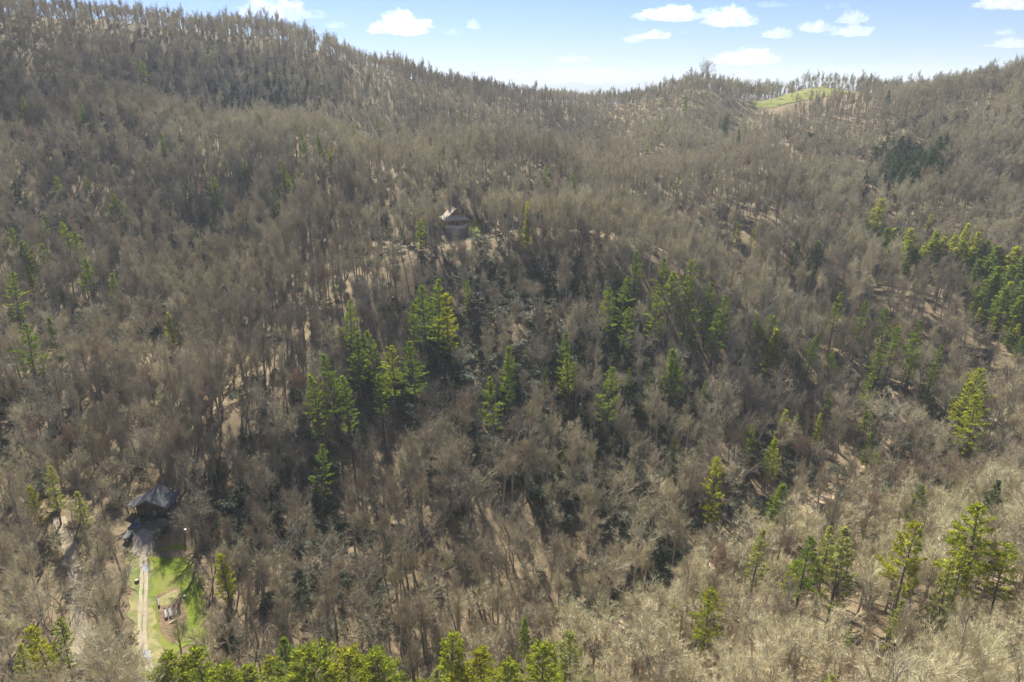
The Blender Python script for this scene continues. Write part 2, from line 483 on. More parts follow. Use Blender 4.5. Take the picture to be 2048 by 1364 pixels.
def pine(seed, H, base, wid, sparse=0.0, taper=.75):
    """a white pine: straight stem, tiers of level boughs turned up at the tip, needle tufts"""
    rr = random.Random(seed); wood, nd = MB(), MB()
    rb = H * .0125
    pts, d = curve_pts((0, 0, -.6), (rr.gauss(0, .02), rr.gauss(0, .02), 1), H + .4, 7, rr, .015, .02)
    wood.tube(pts, [rb * (1.2 - 1.12 * i / 7) for i in range(8)], 6, cap=False)
    def at(z):
        k = max(0, min(6.999, (z + .6) / (H + .4) * 7)); a = int(k); f = k - a
        return tuple(pts[a][j] * (1 - f) + pts[a + 1][j] * f for j in range(3))
    def tuft(p, dd, sz):
        for j in range(6):
            e = unit((dd[0] + rr.gauss(0, .55), dd[1] + rr.gauss(0, .55), dd[2] * .6 + rr.gauss(.35, .45)))
            s = unit((rr.gauss(0, 1), rr.gauss(0, 1), rr.gauss(0, .6)))
            w = sz * rr.uniform(.22, .34); L = sz * rr.uniform(.75, 1.25)
            n = len(nd.v)
            nd.v.extend([add(p, s, w * .35), add(p, s, -w * .35), add(add(p, e, L), s, -w * .5), add(add(p, e, L), s, w * .5)])
            nd.f.append((n, n + 1, n + 2, n + 3)); nd.mi.append(0)
    z = H * base; gap = H * .046
    lop = [rr.uniform(.6, 1.15) for _ in range(8)]
    while z < H * .985:
        t = (z - H * base) / (H * (1 - base))
        prof = (1 - t) ** taper * (.55 + .9 * min(t * 3.2, 1) * .5)
        nb = 4 if rr.random() < .5 else 5
        a0 = rr.uniform(0, 6.28)
        for b in range(nb):
            if rr.random() < sparse * (1.2 - t): continue
            az = a0 + 6.28 * b / nb + rr.uniform(-.35, .35)
            L = max(.5, wid * prof * rr.uniform(.62, 1.2) * lop[int((az % 6.283) / 6.284 * 8)])
            up = .10 + .75 * t ** 1.5
            p = at(z + rr.uniform(-.3, .3) * gap)
            q, e = curve_pts(p, (math.cos(az), math.sin(az), up - .08), L, 3, rr, .06, .08)
            wood.tube(q, [.05 + L * .010, .04 + L * .006, .03, .012], 3, cap=False)
            m = max(4, int(L * 6.4))
            for i in range(m):
                f = 1 - .72 * (i / m) ** 1.1
                k = f * 3; a = int(min(k, 2)); g = k - a
                s = tuple(q[a][j] * (1 - g) + q[a + 1][j] * g for j in range(3))
                sw = (rr.uniform(-1, 1)) * L * .26 * (1.25 - f)+rr.gauss(0,.12)
                s = (s[0] - math.sin(az) * sw, s[1] + math.cos(az) * sw, s[2] + rr.uniform(-.05, .22) + abs(sw) * .12)
                tuft(s, (math.cos(az) * .8, math.sin(az) * .8, .4), rr.uniform(.36, .64))
        z += gap * rr.uniform(.75, 1.25) * (1.15 - .4 * t)
    for i in range(8): tuft(add(at(H - .2), (0, 0, -1), rr.uniform(0, 1.2)), (rr.gauss(0, .3), rr.gauss(0, .3), 1), .8)
    return wood, nd

def shrub(seed, Rr, Hh, n, leaf):
    """rhododendron or laurel: leaf whorls over a loose uneven dome, a few stems"""
    rr = random.Random(seed); wood, lv = MB(), MB()
    heads = []
    for i in range(9):
        a = rr.uniform(0, 6.28); r = Rr * rr.random() ** .6
        heads.append((r * math.cos(a), r * math.sin(a), Hh * rr.uniform(.35, 1.0) * (1 - .35 * r / Rr), Rr * rr.uniform(.28, .5)))
    for hx, hy, hz, hr in heads:
        wood.tube([(hx * .2, hy * .2, -.3), (hx * .6, hy * .6, hz * .55), (hx, hy, hz)], [.05, .04, .02], 3, cap=False)
        for i in range(n // 9):
            d = unit((rr.gauss(0, 1), rr.gauss(0, 1), abs(rr.gauss(.3, .8))))
            c = (hx + d[0] * hr * rr.uniform(.6, 1), hy + d[1] * hr * rr.uniform(.6, 1), hz + d[2] * hr * .75 * rr.uniform(.6, 1))
            for j in range(5):
                e = unit((rr.gauss(0, .7) + d[0] * .4, rr.gauss(0, .7) + d[1] * .4, rr.gauss(.05, .35)))
                s = unit((-e[1] + rr.gauss(0, .25), e[0] + rr.gauss(0, .25), rr.gauss(0, .25)))
                L = leaf * rr.uniform(.7, 1.3); w = L * .36
                m = len(lv.v)
                lv.v.extend([c, add(add(c, e, L * .5), s, w / 2), add(add(c, e, L), (0, 0, -1), L * .15), add(add(c, e, L * .5), s, -w / 2)])
                lv.f.append((m, m + 1, m + 2, m + 3)); lv.mi.append(0)
    return wood, lv

KINDS = {}     # name -> list of (trunk mesh, crown mesh, height, joined mesh)
def kind(name, wood, crown, H, m_wood, m_crown):
    tm = wood.mesh(name + "_trunk", m_wood)
    cm = crown.mesh(name + "_crown", m_crown)
    KINDS.setdefault(name, []).append((tm, cm, H))

for i in range(6): kind("spreading", *bare_tree(100 + i, 19, "spread"), 19, M["bark"], M["twig"])
for i in range(5): kind("pale", *bare_tree(140 + i, 18, "spread"), 18, M["bark"], M["pale_twig"])
for i in range(9): kind("slender", *bare_tree(200 + i, 22, "pole"), 22, M["bark"], M["twig"])
for i in range(2): kind("reddish", *bare_tree(240 + i, 17, "pole"), 17, M["bark"], M["red_twig"])
for i in range(3): kind("sapling", *sapling(300 + i, 7), 7, M["bark"], M["twig"])
for i in range(4): kind("pine", *pine(400 + i, 30, .36, 6.0, .26), 30, M["pine_bark"], M["needles"])
for i in range(2): kind("open_pine", *pine(440 + i, 30, .42, 5.8, .34, .5), 30, M["pine_bark"], M["needles"])
for i in range(2): kind("airy_pine", *pine(470 + i, 26, .34, 6.8, .42, .5), 26, M["pine_bark"], M["gold_needles"])
for i in range(2): kind("gold_pine", *pine(420 + i, 24, .2, 6.6, .2, .55), 26, M["pine_bark"], M["gold_needles"])
for i in range(2): kind("pale_pine", *pine(430 + i, 24, .28, 4.2, .3, .7), 24, M["pine_bark"], M["pale_needles"])
for i in range(3): kind("cone_pine", *pine(450 + i, 18, .06, 4.7, .06, .8), 18, M["pine_bark"], M["gold_needles"] if i == 1 else M["needles"])
for i in range(2): kind("hemlock", *pine(460 + i, 20, .08, 4.0, .05, .8), 20, M["pine_bark"], M["dark_needles"])
for i in range(3): kind("pale_sapling", *sapling(310 + i, 7), 7, M["bark"], M["pale_twig"])
for i in range(4): kind("laurel", *shrub(500 + i, 2.0, 2.6, 240, .34), 3.2, M["bark"], M["laurel"])
for i in range(2): kind("brush", *shrub(520 + i, 1.3, 1.0, 60, .3), 1.5, M["bark"], M["scrub"])

# stuff protos live in collections of their own that are not part of the scene
STUFF_COL = {}
def stuff_collection(key, names):
    c = bpy.data.collections.new(key)
    i = 0
    for nm in names:
        for tm, cm, H in KINDS[nm]:
            bm = bmesh.new(); bm.from_mesh(tm); k = len(bm.faces); bm.from_mesh(cm)
            bm.faces.ensure_lookup_table()
            for f in bm.faces[k:]: f.material_index = 1
            me = bpy.data.meshes.new("%s_%02d" % (key, i)); bm.to_mesh(me); bm.free()
            me.materials.append(tm.materials[0]); me.materials.append(cm.materials[0])
            o = bpy.data.objects.new("%s_%02d" % (key, i), me); c.objects.link(o); i += 1
    STUFF_COL[key] = c
    return i

def scatter(name, key, pts, idx, rot, scl, label, tone=None):
    """one object of kind stuff: geometry-node instances on its points"""
    me = bpy.data.meshes.new(name)
    me.from_pydata([tuple(p) for p in pts], [], [])
    for an, tp, data in (("idx", 'INT', np.asarray(idx, np.int32)), ("rot", 'FLOAT_VECTOR', np.asarray(rot, np.float32).ravel()), ("scl", 'FLOAT_VECTOR', np.asarray(scl, np.float32).ravel())):
        a = me.attributes.new(an, tp, 'POINT')
        a.data.foreach_set("value" if tp == 'INT' else "vector", data)
    a = me.attributes.new("tone", 'FLOAT', 'POINT')
    a.data.foreach_set("value", np.asarray(tone if tone is not None else np.full(len(pts), .5), np.float32))
    o = bpy.data.objects.new(name, me); COL.objects.link(o)
    ng = bpy.data.node_groups.new(name, 'GeometryNodeTree')
    ng.interface.new_socket("Geometry", in_out='INPUT', socket_type='NodeSocketGeometry')
    ng.interface.new_socket("Geometry", in_out='OUTPUT', socket_type='NodeSocketGeometry')
    n, l = ng.nodes, ng.links
    gi, go = n.new("NodeGroupInput"), n.new("NodeGroupOutput")
    ip = n.new("GeometryNodeInstanceOnPoints")
    ci = n.new("GeometryNodeCollectionInfo")
    ci.inputs["Collection"].default_value = STUFF_COL[key]
    ci.inputs["Separate Children"].default_value = True
    ci.inputs["Reset Children"].default_value = True
    ip.inputs["Pick Instance"].default_value = True
    def attr(an, tp):
        a = n.new("GeometryNodeInputNamedAttribute"); a.data_type = tp; a.inputs["Name"].default_value = an
        return next(s for s in a.outputs if s.enabled and s.name == "Attribute")
    er = n.new("FunctionNodeEulerToRotation")
    l.new(gi.outputs[0], ip.inputs["Points"]); l.new(ci.outputs[0], ip.inputs["Instance"])
    l.new(attr("idx", 'INT'), ip.inputs["Instance Index"])
    l.new(attr("rot", 'FLOAT_VECTOR'), er.inputs[0]); l.new(er.outputs[0], ip.inputs["Rotation"])
    l.new(attr("scl", 'FLOAT_VECTOR'), ip.inputs["Scale"])
    l.new(ip.outputs[0], go.inputs[0])
    md = o.modifiers.new("scatter", 'NODES'); md.node_group = ng
    return tag(o, label=label, kind="stuff")
# ------------------------------------------------------------------ ground sheet, lawns, roads
def litter_material():
    m, n, l, b = new_mat("leaf_litter", .95, .1)
    tc = n.new("ShaderNodeTexCoord"); co = tc.outputs["Object"]
    a = noise(n, l, .045, 5, co); f = noise(n, l, .9, 6, co, .7); g = noise(n, l, .012, 4, co)
    r = ramp(n, [(.25, (.12, .09, .056)), (.5, (.195, .147, .092)), (.75, (.285, .222, .14))])
    l.new(f.outputs["Fac"], r.inputs[0])
    r2 = ramp(n, [(.42, (0, 0, 0)), (.62, (1, 1, 1))]); l.new(a.outputs["Fac"], r2.inputs[0])
    c = mix(n, l, r2.outputs[0], r.outputs[0], (.19, .15, .09))
    h = noise(n, l, .28, 6, co, .75)
    r4 = ramp(n, [(.46, (0, 0, 0)), (.6, (.75, .75, .75))]); l.new(h.outputs["Fac"], r4.inputs[0])
    c = mix(n, l, r4.outputs[0], c, (.11, .085, .05))
    r3 = ramp(n, [(.5, (0, 0, 0)), (.7, (.7, .7, .7))]); l.new(g.outputs["Fac"], r3.inputs[0])
    c = mix(n, l, r3.outputs[0], c, (.32, .25, .15))
    l.new(c, b.inputs["Base Color"])
    bp = n.new("ShaderNodeBump"); bp.inputs["Strength"].default_value = .6; bp.inputs["Distance"].default_value = .25
    l.new(f.outputs["Fac"], bp.inputs["Height"]); l.new(bp.outputs[0], b.inputs["Normal"])
    return m

ground_mats = [litter_material(), noisy_mat("far_wooded_hills", (.045, .055, .05), (.08, .09, .075), .004)]

def build_ground():
    rs = [22.0]
    while rs[-1] < 16200:
        r = rs[-1]
        rs.append(r + (3.0 if r < 420 else 4.5 if r < 1050 else r * .035))
    na = 300
    ang = np.radians(np.linspace(-64, 64, na + 1))
    ang = np.concatenate([np.radians([-180, -150, -120, -100, -85, -74]), ang, np.radians([74, 85, 100, 120, 150, 180])])
    rs = np.array(rs)
    A, Rg = np.meshgrid(ang, rs)
    X, Y = Rg * np.sin(A), Rg * np.cos(A)
    Z = ground_z(X, Y)
    nr, nc = X.shape
    v = np.stack([X, Y, Z], -1).reshape(-1, 3)
    i = np.arange(nr - 1)[:, None] * nc + np.arange(nc - 1)[None]
    f = np.stack([i, i + 1, i + nc + 1, i + nc], -1).reshape(-1, 4)[:, ::-1]
    me = bpy.data.meshes.new("ground")
    me.from_pydata(v.tolist(), [], f.tolist())
    for m in ground_mats: me.materials.append(m)
    far = (np.repeat(rs[:-1], nc - 1) > 1500).astype(np.int32)
    me.polygons.foreach_set("material_index", far)
    me.polygons.foreach_set("use_smooth", [True] * len(me.polygons))
    me.update()
    o = bpy.data.objects.new("ground", me); COL.objects.link(o)
    return tag(o, "wooded mountain ground covered with brown leaf litter", kind="structure")
# ------------------------------------------------------------------ places in the photograph -> places on the ground
def px_poly(pts): return [hit(u, v)[:2] for u, v in pts]
def inside(poly, x, y):
    x = np.asarray(x); y = np.asarray(y); c = np.zeros(x.shape, bool)
    n = len(poly)
    for i in range(n):
        x0, y0 = poly[i]; x1, y1 = poly[(i + 1) % n]
        k = ((y0 > y) != (y1 > y))
        with np.errstate(divide='ignore', invalid='ignore'):
            c ^= k & (x < (x1 - x0) * (y - y0) / (y1 - y0) + x0)
    return c
def near_line(line, x, y):
    d = np.full(np.shape(x), 1e9)
    for (x0, y0), (x1, y1) in zip(line[:-1], line[1:]):
        L2 = (x1 - x0) ** 2 + (y1 - y0) ** 2 + 1e-9
        t = np.clip(((x - x0) * (x1 - x0) + (y - y0) * (y1 - y0)) / L2, 0, 1)
        d = np.minimum(d, np.hypot(x - x0 - t * (x1 - x0), y - y0 - t * (y1 - y0)))
    return d

LAWN = px_poly([(301,1104),(354,1086),(372,1100),(388,1148),(406,1190),(416,1240),(396,1288),(330,1310),(316,1268),(303,1190)])
VERGE = px_poly([(258,1085),(300,1098),(304,1190),(318,1270),(330,1330),(300,1364),(262,1345),(262,1250),(258,1150)])
APRON = px_poly([(264,1074),(287,1056),(305,1066),(311,1074),(299,1110),(279,1116),(263,1100)])
GARDEN = px_poly([(310,1192),(358,1174),(376,1241),(344,1262),(355,1284),(343,1288),(321,1264)])
TRACK_L = px_poly([(283,1110),(283,1163),(280,1218),(279,1260),(281,1299),(287,1325),(302,1350)])
TRACK_R = px_poly([(293,1110),(292.5,1163),(291,1205),(289.5,1246),(292,1299),(299,1322),(314,1346)])
DRIVE_C = [((a[0] + b[0]) / 2, (a[1] + b[1]) / 2) for a, b in zip(TRACK_L, TRACK_R)]
ROAD_L = px_poly([(116,1035),(132,1075),(143,1120),(153,1165),(157,1210),(158,1262),(150,1310),(140,1364)])
ROAD_R = px_poly([(1180,1290),(1240,1250),(1290,1218),(1350,1178),(1420,1135),(1490,1096),(1560,1060),(1620,1015),(1690,975),(1760,905),(1800,840),(1790,775)])
PATH_UP = px_poly([(1205,470),(1255,492),(1310,520),(1370,548),(1410,575)])
KNOLL = px_poly([(860,448),(880,486),(920,496),(960,500),(985,470),(990,440),(930,425)])
PASTURE = px_poly([(1490,200),(1530,190),(1580,176),(1640,169),(1700,172),(1735,180),(1690,188),(1640,196),(1560,212),(1500,215)])
CABIN_XY = (-90.5, 147.5); HOUSE_XY = None

# ------------------------------------------------------------------ evergreens seen one by one
# (top u, top v, height, kind, width factor, where)
E = []
def ev(where, kind_, lst, H):
    for t in lst:
        E.append((t[0], t[1], t[2] if len(t) > 2 else H, t[3] if len(t) > 3 else kind_, t[4] if len(t) > 4 else 1.0, where))
ev("in the pine stand left of the hill centre", "pine", [(692,602,27),(708,661,30),(747,659,28),(666,706,31),(634,752,30),(692,758,28),(783,693,30,"open_pine"),(824,685,30,"pine",1.25),(760,751,24,"open_pine")], 29)
ev("in the tall trio below the log house", "pine", [(846,568,33),(870,562,35),(894,574,31,"gold_pine",.9),(824,606,24,"open_pine",.8)], 32)
ev("beside the log house on the knoll", "pine", [(838,440,21,"open_pine",.9),(1051,405,24,"cone_pine",.62)], 22)
ev("on the ridge behind the log house", "pine", [(1090,330,18),(1148,345,22,"pine",.9),(1480,445,20),(1506,456,17)], 19)
ev("in the big stand right of the hill centre", "pine", [(1274,502,28),(1327,518,28),(1341,544,28,"open_pine"),(1386,520,25,"open_pine"),(1377,552,27),(1241,552,28),(1224,578,28,"open_pine"),(1252,617,24),(1313,583,28),(1419,566,26),(1447,589,25,"pine",1.1),(1391,619,25,"open_pine"),(1433,617,27,"pine",1.3)], 27)
ev("scattered over the middle of the hill face", "pine", [(1145,672,30,"pine",.9),(1016,694,24,"cone_pine",.8),(988,754,27),(1218,738,28,"pine",1.1),(1349,700,22,"cone_pine",.95),(1300,750,14,"open_pine",.8),(935,564,20,"open_pine",.7),(1260,735,15,"open_pine",.7)], 24)
ev("on the right flank of the hill", "pine", [(1522,628,22),(1545,633,24,"open_pine"),(1550,660,22,"cone_pine",1.0),(1622,669,24,"pine",1.0),(1659,706,20,"open_pine"),(1677,585,24,"pine",.85),(1726,602,24,"pine",.8),(1781,617,25,"open_pine",.9),(1790,655,24,"open_pine"),(1840,643,26,"pine",1.1),(1761,693,20,"open_pine"),(1875,690,23,"pine",1.0),(1830,700,18,"open_pine")], 23)
ev("at the right edge above the dirt road", "gold_pine", [(1954,731,25),(1940,752,24),(1969,778,26,"gold_pine",1.1),(1925,765,20,"pine"),(2035,745,15,"open_pine")], 24)
ev("in the valley right of centre", "pine", [(1557,870,20,"gold_pine",.75),(1437,905,27,"gold_pine",.6),(1563,968,18,"cone_pine",1.2),(1605,853,9,"cone_pine",.7),(1843,975,18,"pine",1.2),(1995,968,17,"hemlock"),(1410,762,12,"cone_pine",.7),(1750,905,14,"open_pine"),(1400,880,12,"open_pine")], 18)
ev("at the foot of the near slope", "pine", [(1520,1060,21,"pale_pine",1.0),(1618,1070,22,"pine",1.1),(1662,1050,23,"pale_pine",.9),(1692,1060,24,"pale_pine",1.25),(1588,1112,15,"gold_pine",.8),(1422,1172,18,"gold_pine",1.0),(1350,1205,13,"gold_pine",.85),(1828,1062,25,"airy_pine",1.0),(1986,1020,25,"airy_pine",1.35),(1935,1090,20,"airy_pine",.9),(1910,1115,20,"pale_pine",.9),(1795,1200,15,"pale_pine",.9),(1700,1250,10,"pine",.8),(1672,1348,11,"gold_pine",.9),(2025,1090,17,"airy_pine",.9)], 20)
ev("in the bright row along the bottom edge", "gold_pine", [(335,1262,22,"gold_pine",1.1),(400,1275,22,"gold_pine",1.0),(440,1315,20,"gold_pine",1.0),(500,1318,17,"gold_pine",1.1),(570,1258,22,"pine",.95),(640,1282,24,"gold_pine",1.2),(685,1318,21,"gold_pine",1.0),(725,1322,18,"gold_pine",.9),(765,1318,20,"gold_pine",1.0),(820,1340,16,"gold_pine",.8),(891,1294,23,"gold_pine",.62),(930,1298,23,"gold_pine",.7),(968,1304,22,"gold_pine",.9),(1010,1322,20,"gold_pine",.9),(1085,1298,21,"gold_pine",1.0),(1150,1285,21,"pale_pine",1.0),(1052,1248,13,"cone_pine",.6),(860,1300,20,"pale_pine",1.0),(300,1300,20,"gold_pine",1.0),(595,1340,16,"gold_pine",1.0),(360,1312,16),(465,1340,15),(540,1322,15),(612,1315,16),(665,1345,14),(745,1345,14,"pale_pine"),(795,1322,15),(845,1325,15),(910,1338,14),(950,1338,14),(1035,1335,14),(1120,1312,15,"pale_pine"),(1185,1325,13,"pale_pine")], 21)
ev("around the lawn and gravel road", "pine", [(628,897,24,"pine",1.0),(440,1098,17,"gold_pine",.85),(150,992,15,"pale_pine",1.1),(92,940,15,"pale_pine",1.1),(60,965,14,"gold_pine",.8),(70,1238,16,"gold_pine",1.1),(110,1245,15,"pale_pine",1.1),(20,1290,15,"pale_pine",1.0)], 16)
ev("on the left slope facing the hill", "pine", [(403,329,20),(425,350,27,"pine",1.2),(487,326,21,"pine",1.1),(421,440,13,"cone_pine",.8),(230,388,22,"pine",1.2),(215,408,18,"pine",1.2),(90,428,16),(24,458,20,"open_pine"),(126,446,22,"open_pine"),(141,467,24,"open_pine"),(53,483,23,"open_pine",1.1),(167,520,25,"open_pine",.95),(84,487,20,"open_pine"),(15,545,26,"pine",1.25),(40,650,26,"pine",1.2),(55,536,14,"cone_pine"),(568,322,22,"pine"),(565,368,13,"cone_pine"),(594,340,19,"open_pine"),(110,353,18,"open_pine"),(576,345,20,"pine")], 20)
ev("high on the left mountain", "pine", [(41,193,24),(22,222,17),(80,237,16),(159,205,26,"pine",1.1),(322,266,22,"open_pine",1.2),(608,261,22),(635,271,22,"pine",1.1),(708,249,23),(757,232,22),(737,264,16),(923,220,24,"pine",.9),(659,298,15,"cone_pine"),(598,300,15),(561,385,11,"cone_pine",.8),(650,378,15,"pale_pine",1.1),(281,122,25,"open_pine")], 20)
ev("on the far hillside right of the notch", "pine", [(1322,242,18),(1330,237,20),(1448,235,20,"hemlock",1.3),(1455,229,20,"hemlock",1.3),(1491,246,22),(1297,287,18,"cone_pine",.8),(1611,338,17),(1353,353,22),(1778,182,20,"hemlock",1.2),(1374,192,19,"cone_pine",.9),(1350,232,14),(1480,262,20,"hemlock")], 19)
ev("in the pine plantation at the right", "cone_pine", [(1760,412,26,"cone_pine",.9),(1735,470,14,"hemlock",.8),(1749,459,14),(1773,467,17),(1789,466,16),(1799,463,15),(1820,468,19,"cone_pine",1.15),(1822,491,16,"cone_pine",1.1),(1864,478,20,"cone_pine",1.05),(1880,483,17),(1905,480,16,"cone_pine",1.1),(1931,459,20,"cone_pine",.75),(1928,494,18),(1944,486,15),(1956,476,20,"cone_pine",.8),(1963,500,18,"hemlock"),(1981,491,17),(1998,507,21,"cone_pine",1.25),(2031,510,22,"cone_pine",1.15),(1998,548,20,"cone_pine",1.1),(2019,545,20,"cone_pine",1.1),(2040,526,20),(2016,590,17),(2045,576,19),(2042,604,16),(1871,466,13),(1856,435,15,"pale_pine"),(1597,491,13),(1637,494,18,"cone_pine",.8),(1846,500,13),(1785,492,13),(1900,512,12),(1977,530,14),(1890,500,15),(1915,505,15),(1940,515,16),(1960,530,16),(1985,560,17),(2008,575,17),(2030,560,18),(1835,505,13),(1855,495,15),(1805,485,14)], 17)
ev("in the low evergreen thicket below the plantation", "cone_pine", [(1940,588,9),(1955,578,10),(1970,602,9),(1985,615,9),(2000,622,9),(2015,632,9),(2030,640,10),(2040,655,9),(1962,622,8),(1992,640,8),(2022,660,8),(1945,610,8),(2046,680,9)], 9)
_sp = random.Random(17)
ev("scattered over the right half of the hill", "pine", [(int(_sp.uniform(1080, 1900)), int(_sp.uniform(640, 900)), _sp.uniform(11, 20), _sp.choice(["open_pine", "pine", "cone_pine"]), _sp.uniform(.75, 1.1)) for _ in range(16)], 15)
ev("scattered over the hollow at left", "pine", [(int(_sp.uniform(0, 560)), int(_sp.uniform(300, 640)), _sp.uniform(10, 18), _sp.choice(["open_pine", "pine", "cone_pine"]), _sp.uniform(.75, 1.1)) for _ in range(14)], 15)
_hb = random.Random(3)
ev("in the dark hollow at far right", "hemlock", [(int(1822 + _hb.gauss(0, 38)), int(318 + _hb.gauss(0, 22)), _hb.uniform(11, 19), "hemlock", _hb.uniform(1.5, 2.3)) for _ in range(52)], 16)

EVER = []      # x, y, z, H, kind, width, where
for u, v, H, k, w, where in E:
    x, y, z = hit(u, v, H)
    if 'plantation' in where: w, H = w * 1.25, H * 1.15
    if 'bottom edge' in where: w, H = w * 1.1, H * (.82 + .36 * ((u * 7 + v * 3) % 10) / 10)
    EVER.append([x, y, float(ground_z(x, y)), H, k, w * (1.15 if 'plantation' in where or 'bottom edge' in where else 1.0), where])

# ------------------------------------------------------------------ where the leafless trees stand
def candidates(step, seed, rmin=55, rmax=1010):
    rg = np.random.default_rng(seed)
    xs = np.arange(-900, 900, step); ys = np.arange(20, rmax, step)
    X, Y = np.meshgrid(xs, ys)
    X = (X + rg.uniform(-.48, .48, X.shape) * step).ravel(); Y = (Y + rg.uniform(-.48, .48, Y.shape) * step).ravel()
    r = np.hypot(X, Y)
    k = (r > rmin) & (r < rmax) & (np.abs(X) < Y * .80 + 60)
    return X[k], Y[k]
def in_view(X, Y, Z, H, mu=160, mv=220):
    u, v, f = proj(X, Y, Z); u2, v2, f2 = proj(X, Y, Z + H)
    return (f > 20) & (u > -mu) & (u < 2048 + mu) & (v > -60) & (v2 < 1364 + mv)
def unhidden(X, Y, Z, slack):
    """False where a hill stands between the camera and the point"""
    ok = np.ones(X.shape, bool)
    for t in np.linspace(.25, .97, 30):
        g = ground_z(X * t, Y * t)
        ok &= (CAMZ + (Z - CAMZ) * t) > g - slack
    return ok
def clear_of_open(X, Y, pad=0.0):
    ok = ~inside(LAWN, X, Y) & ~inside(VERGE, X, Y) & ~inside(APRON, X, Y) & ~inside(GARDEN, X, Y)
    ok &= near_line(DRIVE_C, X, Y) > 2.2 + pad
    ok &= near_line(ROAD_L, X, Y) > 2.0 + pad
    ok &= near_line(ROAD_R, X, Y) > 2.6 + pad
    ok &= near_line(PATH_UP, X, Y) > 2.5 + pad
    ok &= (np.abs(X - CABIN_XY[0]) > 7.5 + pad) | (np.abs(Y - CABIN_XY[1]) > 6.5 + pad)
    ok &= ~((np.abs(X - CABIN_XY[0]) < 9) & (Y < CABIN_XY[1]) & (Y > CABIN_XY[1] - 14))
    ok &= np.hypot((X + 27) / 15.0, (Y - 340) / 24.0) > 1 + pad / 10
    # the view line of the log house stays thin
    al = 329 - Y; ac = np.abs(X + 24.5 * Y / 329)
    ok &= ~((al > 0) & (al < 10) & (ac < 8.0))
    r_ = np.hypot(X, Y) + 1e-6
    for t in (3, 6, 9, 12): ok &= ~inside(GARDEN, X * (1 + t / r_), Y * (1 + t / r_))
    for t in (3, 6): ok &= ~inside(LAWN, X * (1 + t / r_), Y * (1 + t / r_)) & ~inside(VERGE, X * (1 + t / r_), Y * (1 + t / r_))
    return ok
def fbm(X, Y, s): return vnoise(X / s, Y / s) + .5 * vnoise(X / s * 2.1 + 7, Y / s * 2.1 + 3)

X1, Y1 = candidates(5.6, 21); X2, Y2 = candidates(5.7, 22); X3, Y3 = candidates(4.9, 23, 55, 260)
Z1 = ground_z(X1, Y1); u1, v1, f1 = proj(X1, Y1, Z1); Z2 = ground_z(X2, Y2); u2, v2, f2 = proj(X2, Y2, Z2)
lower = lambda v, f: (v > 640) | (f < 235)
# the near slope: from the picture's lower right corner up to the valley road
SLOPE = px_poly([(1130,1300),(1220,1270),(1330,1222),(1440,1165),(1560,1105),(1700,1065),(1850,1040),(2060,1010),(2400,1000),(2400,1900),(1100,1900),(1050,1400)])
on_slope = lambda x, y: inside(SLOPE, x, y)
k1 = lower(v1, f1) & ~on_slope(X1, Y1); k2 = ~lower(v2, f2); k3 = on_slope(X3, Y3)
X = np.concatenate([X1[k1], X2[k2], X3[k3]]); Y = np.concatenate([Y1[k1], Y2[k2], Y3[k3]])
k = clear_of_open(X, Y); X, Y = X[k], Y[k]
Z = ground_z(X, Y)
k = in_view(X, Y, Z, 22); X, Y, Z = X[k], Y[k], Z[k]
U, V, FD = proj(X, Y, Z)
rg = np.random.default_rng(77)
dens = 0.80 + .35 * fbm(X, Y, 38)
past = inside(PASTURE, X, Y)
for t in (12, 24, 36, 50, 66): past |= inside(PASTURE, X * (1 + t / np.hypot(X, Y)), Y * (1 + t / np.hypot(X, Y)))
dens = np.where(past, .07, dens)
dens = np.where(FD > 640, dens * .8, dens)
dens = np.where(on_slope(X, Y), 1.0, dens)
# thinner, taller wood under the knoll house where the lit ground shows between the stems
front = (np.abs(U - 930) < 190) & (V > 470) & (V < 640)
dens = np.where(front, dens * .62, dens)
k = rg.random(len(X)) < dens; X, Y, Z, U, V, FD = X[k], Y[k], Z[k], U[k], V[k], FD[k]
k = unhidden(X, Y, Z + 20, 1.0); X, Y, Z, U, V, FD = X[k], Y[k], Z[k], U[k], V[k], FD[k]
# keep the evergreens' own room
for e in EVER:
    k = np.hypot(X - e[0], Y - e[1]) > 1.6 + e[3] * .035
    X, Y, Z, U, V, FD = X[k], Y[k], Z[k], U[k], V[k], FD[k]
NT = len(X)
screen = np.ones(NT)                    # low growth on the camera side of an evergreen
for e in EVER:
    tx, ty = e[0] / math.hypot(e[0], e[1]), e[1] / math.hypot(e[0], e[1])
    al = (e[0] - X) * tx + (e[1] - Y) * ty; ac = np.abs((e[0] - X) * ty - (e[1] - Y) * tx)
    screen[(al > 0) & (al < e[3] * (1.3 if 'plantation' in e[6] else .8)) & (ac < 3.8)] = .55
front = (np.abs(U - 930) < 190) & (V > 470) & (V < 640)
reg = fbm(X, Y, 60)
kindname = np.full(NT, "slender      ")
rnd = rg.random(NT)
low = (V > 640) | (FD < 235)
near = on_slope(X, Y)
kindname[low & (rnd < .40)] = "spreading"
kindname[~low & (rnd < .12)] = "spreading"
kindname[near & (rnd < .72)] = "pale"
kindname[low & ~near & (rnd > .62) & (rnd < .70)] = "pale"
kindname[(rnd > .94) & (reg > .1)] = "reddish"
kindname[(rnd > .98)] = "reddish"
kindname = np.char.strip(kindname)
hmul = .64 + .36 * rg.random(NT) + .14 * np.clip(reg, -1, 1)
hmul = np.where((V < 640) & (FD < 520), hmul * 1.12, hmul)
hmul = np.where(near, .58 + .36 * rg.random(NT) ** 1.3, hmul)
hmul = np.where(FD > 480, hmul * .84, hmul)
hmul = np.where((FD > 560) & (rg.random(NT) < .18), hmul * 1.3, hmul)
hmul = hmul * screen
hmul = np.where((329 - Y > 0) & (329 - Y < 42) & (np.abs(X + 24.5 * Y / 329) < 8.5), hmul * .55, hmul)
